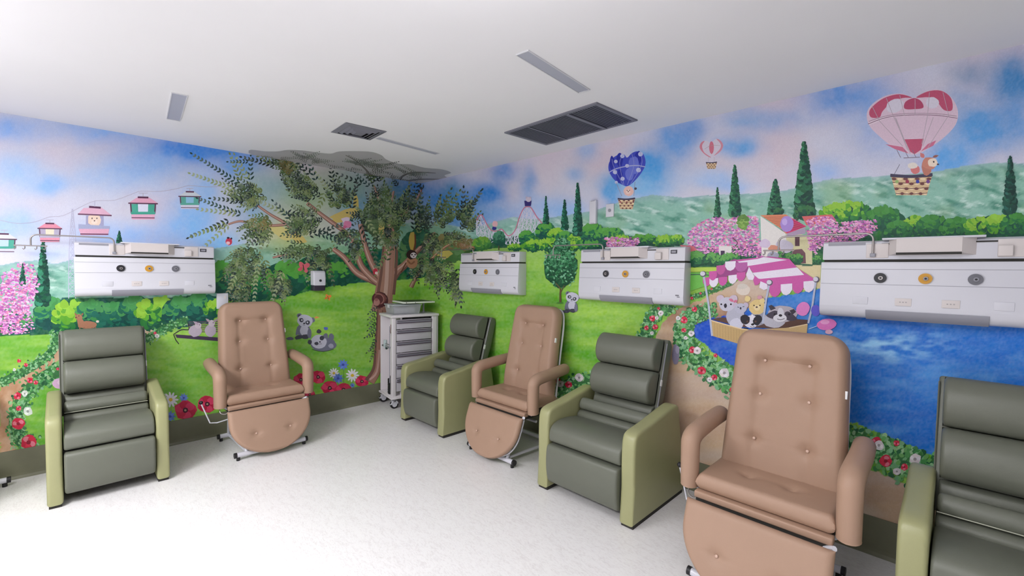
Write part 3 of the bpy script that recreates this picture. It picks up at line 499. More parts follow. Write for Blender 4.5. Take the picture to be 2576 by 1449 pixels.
P.poly([(684, 380), (750, 380), (744, 428), (690, 430)], (52, 44, 110)); P.blob(722, 368, 26, 22, (200, 190, 206)); P.blob(705, 350, 9, 9, (186, 176, 196)); P.blob(738, 352, 9, 9, (186, 176, 196)); P.blob(410, 632, 20, 16, (50, 50, 130)); P.blob(418, 590, 26, 28, (214, 170, 176))
P.fr(*Z6)
for q in [(706, 720, 70, 70), (880, 660, 90, 80), (760, 790, 90, 50), (980, 700, 80, 70), (1060, 720, 90, 60), (900, 780, 120, 50), (1150, 740, 70, 60), (1310, 680, 120, 90), (1430, 700, 110, 70), (1500, 690, 90, 60), (600, 805, 70, 30), (1050, 800, 150, 40), (1300, 790, 120, 40), (1560, 760, 120, 60)]:
    P.bush(*q, GB if random.random() < .6 else ((20, 78, 70), (34, 108, 70), (84, 156, 66)), 80, .19)
P.layer(); P.bush(300, 770, 90, 60, ((60, 120, 60), (80, 140, 60), (110, 160, 60)), 50, .2); P.blob(456, 730, 56, 70, (30, 84, 66), 12, .12); P.bush(456, 725, 54, 70, ((28, 80, 66), (40, 100, 76), (70, 130, 100)), 60, .2); P.line([(452, 790), (452, 830)], 10, (90, 80, 60))
P.cypress(882, 335, 590, 56); P.cypress(1052, 366, 640, 72); P.cypress(1170, 212, 700, 92)
P.layer()
for q in [(1740, 740, 80, 50), (1820, 740, 80, 50), (1960, 750, 110, 50), (2080, 740, 60, 50)]: P.bush(*q, GB if q[0] > 1900 else ((20, 78, 60), (34, 108, 60), (84, 156, 56)), 60, .2)
P.blossom([(1410, 720), (1480, 710), (1600, 720), (1720, 720), (1730, 760), (1700, 800), (1440, 800)], 240, PINK, 11)
# round tree with the leafy crown
P.layer(); P.bush(1015, 980, 150, 190, ((22, 74, 48), (36, 96, 60), (80, 150, 104)), 240, .09); P.bush(1030, 790, 80, 70, ((40, 100, 66), (70, 140, 96), (110, 170, 130)), 70, .14)
for i in range(260):
    t = random.uniform(0, 6.28); q = math.sqrt(random.random()); P.leaf(1015+150*q*math.cos(t), 960+230*q*math.sin(t), random.uniform(-3, 0), 26, 14, P.jit(random.choice(((22, 70, 46), (60, 128, 84), (120, 180, 140), (36, 90, 56))), 8))
P.line([(1012, 1310), (1012, 1230), (1010, 1180), (970, 1130)], 20, (92, 80, 50), 8, 5); P.line([(1012, 1220), (1050, 1150)], 12, (92, 80, 50), 6); P.blob(1012, 1312, 34, 7, (80, 130, 60))
panda(1118, 1270, .95); P.blob(1050, 1390, 24, 12, (84, 84, 100))
# dotted heart balloon
P.fr(*R5); BL = (64, 76, 186)
P.poly(curve([(480, 608), (390, 560), (335, 480), (330, 410), (360, 360), (420, 322), (470, 320), (498, 350), (540, 310), (590, 292), (640, 310), (665, 370), (660, 430), (620, 500), (560, 570), (512, 605)], 5, True), BL); P.layer()
for a in ((360, 395, 22, 60), (430, 370, 30, 70), (600, 350, 30, 60), (430, 520, 30, 60)): P.blob(*a, (40, 48, 160), 14, .1)
for a in ((560, 420, 50, 80), (520, 500, 40, 60)): P.blob(*a, (104, 116, 206), 14, .1)
P.layer()
for x, y, r in ((395, 385, 17), (498, 425, 18), (388, 482, 20), (602, 463, 22), (457, 542, 19), (455, 335, 20), (620, 318, 22), (400, 575, 14)): P.blob(x, y, r, r*.95, (190, 194, 224), 14, .03)
P.line([(330, 486), (400, 450), (500, 428), (590, 422), (664, 434)], 8, (176, 180, 214), sm=4)
for pp in ([(470, 320), (430, 400), (470, 600)], [(540, 312), (560, 420), (500, 600)], [(620, 300), (630, 420), (530, 590)], [(360, 362), (380, 440), (460, 598)]): P.line(pp, 3.5, (150, 156, 206), sm=5)
P.line([(400, 580), (450, 700)], 4, (150, 140, 160)); P.line([(570, 570), (560, 700)], 4, (150, 140, 160)); P.blob(512, 655, 46, 46, (226, 184, 176), 16, .05); P.blob(508, 660, 22, 20, (236, 206, 196)); P.blob(575, 632, 12, 11, (70, 60, 80)); P.blob(498, 648, 4, 5, (40, 30, 40)); P.blob(520, 648, 4, 5, (40, 30, 40)); P.blob(509, 660, 6, 4, (80, 40, 50))
def basket(x, y, w, h, dots=()):
    P.layer(); P.poly([(x-w, y), (x+w, y), (x+w*.74, y+h), (x-w*.74, y+h)], (206, 178, 140))
    for k in range(4):
        yy = y+h*(.2+.24*k); ww = w*(1-.07*k-.02)
        for i in range(7): P.blob(x-ww+ww*2*(i+.5)/7, yy, ww/8, h*.07, (226, 206, 172) if (i+k) % 2 else (110, 66, 66), 8, .1)
    for k in range(4): P.line([(x-w*(.98-.07*k), y+h*(.1+.27*k)), (x, y+h*(.13+.27*k)), (x+w*(.98-.07*k), y+h*(.08+.27*k))], h*.035, (104, 62, 62), sm=4)
    P.line([(x-w*1.02, y+2), (x, y+h*.08), (x+w*1.02, y-2)], h*.15, (64, 60, 84), sm=4)
    for i, c in enumerate(dots): P.blob(x-w*.7+i*w*1.5/max(1, len(dots)-1), y+h*.33, w*.09, w*.09, c, 10, .03)
basket(492, 722, 78, 98, ((150, 60, 80), (120, 40, 60), (90, 30, 60)))
# small red and white balloon
P.layer(); P.poly(curve([(1262, 345), (1200, 310), (1162, 260), (1170, 215), (1215, 196), (1262, 212), (1310, 178), (1350, 195), (1372, 240), (1350, 290), (1300, 330)], 5, True), (206, 198, 212)); P.layer()
P.poly(curve([(1245, 344), (1195, 310), (1160, 260), (1172, 214), (1205, 198), (1182, 240), (1200, 300), (1260, 344)], 5, True), (204, 128, 146)); P.poly(curve([(1312, 178), (1352, 196), (1374, 240), (1350, 292), (1290, 332), (1345, 270), (1350, 225)], 5, True), (204, 140, 158)); P.blob(1268, 258, 22, 58, (200, 112, 132), 16, .03); P.line([(1205, 272), (1262, 240), (1345, 240)], 3, (170, 150, 150), sm=3); basket(1267, 392, 50, 60)
for x in (1240, 1292): P.line([(x, 345), (x, 392)], 2.5, (180, 160, 160))
for q in [(2112, 200, 900, 190), (1480, 412, 890, 118), (1850, 545, 880, 140), (1322, 618, 905, 70)]: P.cypress(*q, cols=((20, 66, 56), (34, 96, 66), (60, 128, 90)))
P.layer()
for q in [(2130, 850, 96, 60), (1880, 840, 50, 34)]: P.bush(*q, ((20, 62, 56), (30, 84, 62), (54, 110, 66)), 50, .2)
P.fr(*R4)
for q in [(300, 790, 90, 50), (230, 810, 100, 60), (460, 830, 110, 60), (620, 870, 60, 60), (720, 870, 90, 60), (840, 880, 90, 60), (960, 880, 80, 60), (1050, 870, 100, 60), (1150, 860, 80, 60), (540, 890, 70, 50)]:
    P.bush(*q, GB if q[0] in (300, 230, 620, 960, 1050) else ((24, 84, 62), (36, 108, 60), (64, 136, 60)), 90, .18)
P.cypress(1120, 500, 800, 82, ((16, 56, 50), (24, 76, 62), (40, 100, 84)))
# big heart balloon
BP = curve([(600, 492), (520, 462), (440, 400), (385, 340), (375, 275), (410, 225), (480, 185), (560, 178), (622, 200), (690, 162), (760, 160), (820, 205), (848, 270), (835, 340), (770, 410), (690, 465), (640, 490)], 6, True)
P.poly(BP, (214, 190, 206)); P.layer(); RD = (186, 82, 112)
P.poly(curve([(395, 300), (388, 265), (425, 225), (475, 195), (545, 180), (610, 198), (560, 200), (500, 225), (455, 270), (440, 300)], 4, True), RD); P.poly(curve([(630, 198), (690, 166), (760, 162), (812, 200), (818, 262), (775, 262), (740, 220), (700, 196)], 4, True), RD); P.poly(curve([(570, 255), (575, 220), (618, 200), (655, 215), (668, 250), (620, 258)], 4, True), (176, 74, 106)); P.poly([(570, 415), (670, 412), (655, 470), (622, 492), (600, 480)], RD); P.poly([(470, 440), (560, 455), (590, 488), (520, 466)], (198, 110, 140)); P.poly([(735, 420), (690, 440), (655, 478), (720, 448)], (198, 110, 140)); P.layer()
P.blob(520, 240, 48, 34, (212, 206, 220), 14, .06, -.4); P.blob(715, 225, 34, 30, (212, 206, 220), 14, .06); P.poly([(382, 322), (480, 292), (600, 280), (740, 282), (844, 294), (844, 304), (740, 291), (600, 290), (480, 303), (386, 342)], (222, 204, 216)); P.layer()
P.line([(380, 335), (480, 300), (600, 288), (740, 290), (845, 305)], 4, (140, 110, 128), sm=4); P.line([(384, 322), (480, 292), (600, 280), (740, 282), (842, 295)], 3, (150, 120, 138), sm=4)
for pp in ([(545, 185), (570, 290), (520, 300), (585, 470)], [(475, 200), (510, 290), (600, 488)], [(625, 205), (625, 290)], [(700, 170), (690, 290), (660, 440)], [(770, 170), (800, 290), (690, 460)], [(400, 240), (440, 320), (560, 450)], [(525, 305), (590, 470)], [(720, 300), (665, 450)]): P.line(pp, 3, (176, 160, 172))
for x in (560, 600, 640): P.line([(x-30, 470), (x-10, 510)], 3, (120, 110, 130))
P.line([(565, 512), (650, 508)], 4, (130, 120, 140)); P.line([(545, 545), (515, 600)], 3, (110, 110, 130)); basket(606, 600, 108, 106, ((150, 176, 110), (150, 50, 80), (50, 60, 160), (110, 70, 140)))
P.blob(685, 560, 26, 44, (184, 120, 104), 12, .08); P.blob(700, 540, 40, 32, (196, 130, 112), 12, .08); P.blob(716, 536, 26, 22, (232, 214, 196)); P.leaf(716, 508, -.3, 34, 14, (150, 96, 90)); P.leaf(672, 512, -2.2, 34, 22, (200, 120, 120)); P.blob(744, 545, 6, 4, (70, 40, 50)); P.blob(722, 532, 4, 5, (40, 30, 36)); P.blob(626, 572, 24, 24, (206, 120, 120), 12, .06); P.blob(612, 552, 26, 16, (222, 214, 206), 12, .06)
# houses and blossoms behind the lake
P.fr(*R3); P.blossom([(440, 380), (520, 300), (640, 235), (740, 230), (800, 250), (880, 215), (960, 215), (1060, 225), (1075, 420), (1120, 500), (1130, 590), (880, 560), (600, 560), (540, 520), (450, 470)], 1500, PINK, 11)
P.bush(930, 270, 50, 60, ((110, 150, 70), (140, 176, 90), (90, 130, 60)), 40, .25); P.line([(860, 480), (880, 450), (840, 410)], 8, (90, 50, 70), sm=3)
P.layer(); P.poly([(380, 470), (500, 480), (540, 530), (440, 540)], (206, 110, 120)); P.poly([(720, 480), (830, 480), (830, 560), (720, 560)], (222, 216, 214)); P.poly([(735, 520), (770, 520), (770, 560), (735, 560)], (70, 50, 80))
P.poly([(1080, 220), (1300, 370), (1310, 470), (1300, 640), (1090, 560)], (222, 218, 214)); P.poly([(1305, 350), (1530, 400), (1530, 640), (1305, 620)], (206, 200, 158)); P.layer()
P.poly([(1080, 212), (1300, 205), (1480, 310), (1300, 372), (1260, 330)], (208, 130, 96)); P.poly([(1360, 240), (1480, 310), (1310, 372), (1290, 340)], (204, 60, 110)); P.poly([(1440, 222), (1700, 205), (1740, 260), (1480, 300)], (206, 100, 100))
for i in range(9): P.line([(1110+i*22, 232+i*13), (1330+i*14, 224+i*11)], 3, (150, 76, 66))
for i in range(6): P.line([(1300+i*6, 355-i*18), (1460-i*12, 312-i*14)], 4, (140, 30, 80))
P.poly([(1380, 400), (1420, 400), (1420, 480), (1380, 480)], (90, 60, 70)); P.poly([(1360, 530), (1380, 510), (1440, 505), (1470, 540), (1475, 630), (1360, 630)], (110, 76, 84)); P.poly([(1310, 370), (1470, 320), (1470, 370), (1310, 400)], (170, 150, 176))
P.blossom([(1480, 260), (1560, 225), (1700, 225), (1760, 280), (1900, 260), (2090, 250), (2090, 340), (1900, 440), (1620, 470), (1560, 560), (1500, 500), (1490, 380)], 1100, PINK, 11)
P.layer()
for q in [(1290, 540, 60, 50), (1330, 590, 50, 50), (1400, 590, 50, 46), (1570, 600, 40, 40), (520, 590, 90, 66), (660, 590, 80, 50), (820, 590, 90, 44), (740, 610, 80, 50), (1230, 590, 40, 30)]: P.bush(*q, ((30, 84, 60), (44, 112, 66), (96, 160, 80)), 50, .2)
P.blob(1290, 480, 70, 60, (196, 190, 206), 14, .15); P.blob(1120, 460, 46, 40, (206, 190, 214), 12, .15); P.blob(1200, 500, 50, 28, (206, 140, 116), 12, .2); P.blob(1190, 565, 52, 36, (166, 166, 184), 14, .06)
P.blob(1310, 288, 58, 70, (164, 136, 206), 18, .03); P.blob(1290, 270, 24, 30, (190, 166, 222), 12, .05)
P.poly([(440, 668), (700, 664), (860, 680), (700, 700), (440, 705)], (176, 204, 84)); P.poly([(440, 712), (620, 708), (700, 740), (620, 820), (440, 880)], (110, 186, 80)); P.line([(440, 730), (560, 726), (640, 735)], 10, (70, 110, 80), sm=3)
P.fr()
# flower borders along the paths
P.hedge([(1722, 752), (1760, 742), (1800, 728), (1842, 712)], 14, 160); P.hedge([(1690, 772), (1655, 782), (1637, 805), (1628, 838), (1600, 880), (1512, 945), (1440, 965), (1395, 985)], (34, 44), 560); P.hedge([(1790, 778), (1750, 792), (1722, 815), (1718, 850), (1735, 885), (1780, 925), (1830, 956), (1900, 998), (1990, 1044), (2100, 1090), (2190, 1128), (2260, 1160), (2310, 1182), (2400, 1230), (2500, 1290)], (32, 92), 2300)
P.layer()
for x, y, r in [(1641, 801, 8), (1626, 825, 6), (1648, 823, 7), (1657, 776, 4), (1747, 778, 7), (1721, 805, 9), (1720, 831, 6), (1742, 880, 9), (1765, 932, 11), (1797, 950, 8), (1800, 894, 5), (1845, 980, 10), (1740, 750, 4), (1762, 738, 3), (1790, 727, 3), (1492, 957, 9), (1430, 967, 9), (1402, 958, 8), (1508, 935, 8), (2205, 1110, 12), (2228, 1160, 16), (2255, 1115, 8), (2275, 1175, 9), (2195, 1117, 8)]: P.rose(x, y, r)
for x, y, r in [(1662, 788, 7), (1652, 800, 5), (1739, 839, 8), (1754, 882, 10), (1706, 800, 6), (1822, 938, 13), (1785, 955, 7), (1457, 950, 11), (1410, 965, 9), (2211, 1120, 13), (2302, 1155, 15), (2256, 1186, 10), (1725, 850, 5), (1640, 838, 5)]: P.rose(x, y, r, (214, 206, 210))
# boat with awning and animal passengers
P.fr(*R3); W = (190, 160, 110); PK = (196, 88, 160); WH = (226, 218, 232)
P.poly([(655, 1115), (730, 1100), (1180, 1100), (1490, 1120), (1480, 1180), (1300, 1200), (900, 1180)], (90, 62, 54)); P.blob(930, 860, 60, 50, (214, 202, 190), 16, .08); P.blob(925, 830, 46, 24, (204, 196, 186), 14, .1)
def face(x, y, rx, ry, col, ear, er, eo=.8): 
    for sx in (-1, 1): P.blob(x+sx*rx*.85, y-ry*eo, er, er, ear, 12, .06)
    P.blob(x, y, rx, ry, col, 18, .03)
def eyes(x, y, d, r, c=(30, 26, 34)):
    for sx in (-1, 1): P.blob(x+sx*d, y, r, r, c, 10, .02)
P.layer(); P.blob(860, 1090, 80, 90, (176, 176, 192), 16, .05); P.blob(1060, 1110, 80, 60, (150, 150, 166), 16, .05); P.blob(1200, 1130, 100, 60, (184, 182, 194), 16, .05)
P.layer(); P.blob(1052, 1010, 72, 66, (216, 190, 130), 16, .05); P.blob(968, 938, 26, 26, (222, 200, 140), 12, .05); P.blob(1095, 955, 24, 24, (222, 200, 140), 12, .05); P.blob(1050, 1015, 30, 24, (226, 206, 160)); eyes(1050, 995, 26, 6); P.blob(1048, 1010, 9, 7, (70, 44, 50)); P.blob(1075, 925, 24, 16, (206, 150, 166), 9, .2)
P.layer(); face(790, 985, 68, 62, (190, 188, 204), (196, 180, 196), 36, .75); P.blob(828, 950, 22, 12, (200, 110, 140), 8, .2, .4); P.blob(862, 960, 20, 12, (200, 110, 140), 8, .2, -.4); eyes(782, 985, 42, 8); P.blob(776, 998, 13, 20, (40, 36, 50)); 
P.layer(); face(908, 1020, 54, 44, (180, 180, 198), (190, 176, 196), 24, .6); P.line([(880, 1008), (895, 1012)], 5, (50, 46, 60)); P.line([(925, 1008), (940, 1004)], 5, (50, 46, 60)); P.blob(908, 1020, 8, 11, (50, 46, 60))
P.layer(); P.blob(1270, 1070, 128, 72, (176, 168, 178), 18, .04); P.poly([(1150, 1000), (1175, 990), (1215, 1020), (1170, 1040)], (60, 54, 66)); P.poly([(1330, 1040), (1370, 1025), (1390, 1050), (1360, 1075)], (60, 54, 66)); P.poly(curve([(1130, 1080), (1200, 1040), (1240, 1060), (1220, 1100), (1180, 1110)], 4, True), (70, 62, 76)); P.poly(curve([(1290, 1060), (1330, 1050), (1398, 1112), (1340, 1130), (1300, 1110)], 4, True), (70, 62, 76)); P.layer()
P.blob(1256, 1060, 28, 44, (206, 204, 214)); P.blob(1250, 1105, 60, 34, (216, 214, 222), 16, .03); eyes(1266, 1072, 62, 10); P.blob(1254, 1082, 15, 11, (34, 30, 40)); P.line([(1225, 1112), (1255, 1120), (1290, 1108)], 5, (60, 50, 64), sm=3)
P.layer(); P.blob(870, 1160, 60, 56, (200, 200, 216), 14, .06, .4); face(1000, 1135, 66, 56, (214, 212, 224), (36, 34, 44), 40, .35); P.blob(950, 1120, 40, 40, (34, 32, 42), 12, .08); P.blob(1050, 1130, 34, 40, (34, 32, 42), 12, .08); P.blob(1010, 1100, 14, 26, (224, 222, 232)); eyes(1002, 1135, 36, 9, (90, 60, 50)); P.blob(1012, 1160, 14, 10, (24, 22, 30)); P.line([(990, 1180), (1012, 1184), (1030, 1176)], 4, (40, 36, 44), sm=3); P.blob(950, 1215, 30, 26, (34, 32, 42)); P.blob(930, 1240, 30, 12, (206, 200, 210))
P.layer(); P.poly([(655, 1130), (900, 1200), (960, 1210), (960, 1350), (665, 1260)], W); P.poly([(960, 1208), (1300, 1190), (1490, 1160), (1480, 1260), (1240, 1340), (960, 1350)], (200, 170, 122)); P.line([(650, 1125), (900, 1196), (1000, 1212)], 9, (222, 200, 160)); P.line([(1330, 1190), (1490, 1158)], 9, (222, 200, 160))
for i in range(12): P.line([(680+i*24, 1150+i*6.5), (682+i*24, 1262+i*6)], 2.5, (166, 136, 92))
P.layer(); P.poly([(600, 770), (700, 700), (780, 620), (860, 590), (1010, 690), (960, 710), (800, 740), (640, 770)], (150, 70, 130))
P.poly([(860, 600), (1150, 570), (1330, 590), (1400, 670), (1540, 760), (1550, 800), (1300, 830), (1160, 840), (1060, 790), (1010, 700), (960, 650)], PK); P.layer()
for q in ([(880, 615), (1060, 590), (1110, 575), (1310, 600), (960, 655)], [(1010, 712), (1400, 665), (1460, 730), (1080, 765), (1050, 760)]): P.poly(q, WH)
P.layer()
def scal(x, y, w, h, c, lean=0): P.poly([(x-w, y), (x+w, y+lean), (x+w, y+h*.55+lean), (x+w*.6, y+h*.9+lean), (x, y+h), (x-w*.6, y+h*.9), (x-w, y+h*.55)], c)
for i, (x, y) in enumerate([(618, 755), (675, 765), (755, 752), (840, 735), (912, 712)]): scal(x, y, 38, 74, WH if i % 2 else PK, -8)
for i, (x, y, w) in enumerate([(668, 700, 34), (736, 650, 38), (820, 615, 46), (915, 625, 52)]): scal(x, y, w, 80, (PK, (186, 86, 150), WH, (176, 96, 160))[i], -6)
P.poly([(980, 660), (1030, 745), (1015, 775), (975, 772), (955, 730)], WH); P.poly([(1030, 735), (1085, 780), (1060, 815), (1030, 820), (1018, 780)], PK); P.poly([(1080, 785), (1140, 810), (1140, 850), (1110, 862), (1070, 840)], WH)
for i, (x, y, w) in enumerate([(1208, 835, 50), (1306, 820, 50), (1406, 805, 48), (1502, 795, 48)]): scal(x, y-8, w, 96, PK if i % 2 == 0 else WH, -8)
P.layer(); MT = (178, 184, 204)
for pp in ([(586, 730), (630, 990), (660, 1260)], [(1158, 800), (1130, 940), (1100, 1150)], [(1562, 775), (1530, 1000), (1495, 1150)]): P.line(pp, 17, MT); P.layer()
for x, y in ((583, 722), (1160, 797), (1564, 770)): P.blob(x, y, 28, 26, (90, 84, 100), 14, .02); P.blob(x-5, y-3, 22, 20, (206, 204, 216), 14, .02)
P.layer(); P.blob(1450, 1025, 56, 64, (220, 130, 196), 16, .03, .6); P.blob(1560, 1040, 40, 50, (96, 90, 200), 14, .03); P.blob(1655, 1160, 86, 50, (220, 120, 190), 16, .03, -.1); P.blob(1640, 1140, 40, 20, (234, 160, 210), 12, .05); P.line([(1500, 1200), (1570, 1175)], 7, (170, 190, 225)); P.blob(1675, 1225, 34, 20, (214, 170, 190), 12, .05)
P.fr(); P.layer(); P.blob(1700, 892, 9, 26, (140, 134, 158), 12, .08); P.blob(1704, 880, 5, 10, (166, 160, 182))
# ceiling leaf decal, cut to a cloudy outline
P.fr(*Z3); P.it.append('CEIL'); P.lv[:] = 0
P.poly(curve([(565, 92), (700, 100), (800, 100), (880, 88), (1000, 92), (1120, 108), (1230, 118), (1300, 100), (1450, 98), (1560, 104), (1640, 130), (1680, 165), (1780, 200), (1880, 205), (1990, 232), (2130, 245), (2205, 272), (2150, 295), (2195, 325), (2100, 345), (1990, 380), (1850, 350), (1700, 420), (1500, 420), (1200, 380), (900, 300), (640, 200)], 4, True), (176, 174, 177)); P.layer()
for i in range(150):
    x, y = random.uniform(640, 2100), random.uniform(110, 380)
    if y > 125+(x-600)*.13 and y < 215+(x-600)*.13: P.spray(x, y, random.choice((3.3, 0.0, 3.5, .15)), random.uniform(50, 105), random.choice(((104, 106, 102), (124, 128, 118), (92, 92, 92), (116, 116, 112))), 20)
for pp in ([(1580, 400), (1540, 280), (1440, 180), (1350, 130)], [(1740, 400), (1800, 310), (1900, 270), (2080, 275)], [(1760, 380), (1900, 330), (2150, 325)]): P.line(pp, 22, (112, 106, 104), 5, 5)
for x, y, L in ((1540, 190, 150), (1450, 170, 110), (1880, 260, 130), (1620, 200, 110), (1120, 150, 120), (1000, 130, 100)):
    for k in range(6): P.spray(x+random.uniform(-50, 50), y+random.uniform(10, 40), random.uniform(3.2, 3.7) if k % 2 else random.uniform(-.4, .1), L*.85, random.choice(((90, 92, 90), (108, 112, 104))), 20)
def flush(items, which, name, parent):
    V = []; S = []; C = []; n = 0
    for p, c, off in items:
        if which != 'C':
            q = []; m = len(p); keep = (lambda x: x <= XC) if which == 'L' else (lambda x: x > XC)
            for i in range(m):
                a = p[i]; b = p[(i+1) % m]; ka, kb = keep(a[0]), keep(b[0])
                if ka: q.append(a)
                if ka != kb: t = (XC-a[0])/(b[0]-a[0]); q.append((XC, a[1]+t*(b[1]-a[1])))
            if len(q) < 3: continue
            p = np.array(q); w3 = at(p[:, 0], p[:, 1], 0 if which == 'L' else 1, (.0014+off)*(1 if which == 'L' else -1)); w3[:, 2] = np.clip(w3[:, 2], BH, H-.0005)
        else: w3 = at(p[:, 0], p[:, 1], 2, H-.0008-off); w3[:, 0] = np.maximum(w3[:, 0], .0); w3[:, 1] = np.minimum(w3[:, 1], -.0)
        V.append(w3); S.append(len(w3)); C.append(np.repeat(c[None], len(w3), 0))
    V = np.concatenate(V); C = np.concatenate(C); S = np.array(S, np.int32); st = np.concatenate([[0], np.cumsum(S)[:-1]]).astype(np.int32)
    me = bpy.data.meshes.new(name); me.vertices.add(len(V)); me.vertices.foreach_set('co', V.ravel()); me.loops.add(len(V)); me.loops.foreach_set('vertex_index', np.arange(len(V), dtype=np.int32))
    me.polygons.add(len(S)); me.polygons.foreach_set('loop_start', st); me.update(calc_edges=True)
    a = me.color_attributes.new('ink', 'FLOAT_COLOR', 'POINT'); a.data.foreach_set('color', np.hstack([C, np.ones((len(C), 1))]).astype(np.float32).ravel())
    o = link(name, me, M_ink, parent, False); o['kind'] = 'stuff'; return o
k = P.it.index('CEIL') if False else next(i for i, t in enumerate(P.it) if isinstance(t, str))
wallit = P.it[:k]; ceilit = P.it[k+1:]
flush(wallit, 'L', 'mural_brushwork', WL); flush(wallit, 'R', 'mural_brushwork', WR); flush(ceilit, 'C', 'ceiling_decal', CEIL)
# ------------------------------------------------------------------ materials of the furniture
M_olive = mat('dark_olive_leatherette', (104, 107, 95), .42, noise=.05, nscale=14, bump=.25, bscale=320, spec=.45)
M_green = mat('light_green_leatherette', (160, 160, 116), .36, noise=.04, nscale=12, bump=.2, bscale=320, spec=.5)
M_pipe = mat('pale_piping', (176, 178, 160), .5)
M_dark = mat('dark_gap', (46, 44, 40), .7)
M_tan = mat('tan_leatherette', (170, 139, 118), .5, noise=.04, nscale=10, bump=.25, bscale=300, spec=.35)
M_tan2 = mat('tan_button', (204, 172, 154), .4)
M_steel = mat('white_enamelled_steel', (214, 214, 222), .3, spec=.6)
M_black = mat('black_rubber', (26, 24, 28), .5)
M_white = mat('white_plastic', (214, 214, 222), .35, spec=.5)
M_white2 = mat('ivory_plastic', (216, 208, 206), .4)
M_grey = mat('grey_plastic', (150, 150, 160), .4)
M_chrome = mat('brushed_steel_tube', (170, 164, 162), .32, metal=.85)
M_tag = mat('white_label', (232, 232, 232), .6)

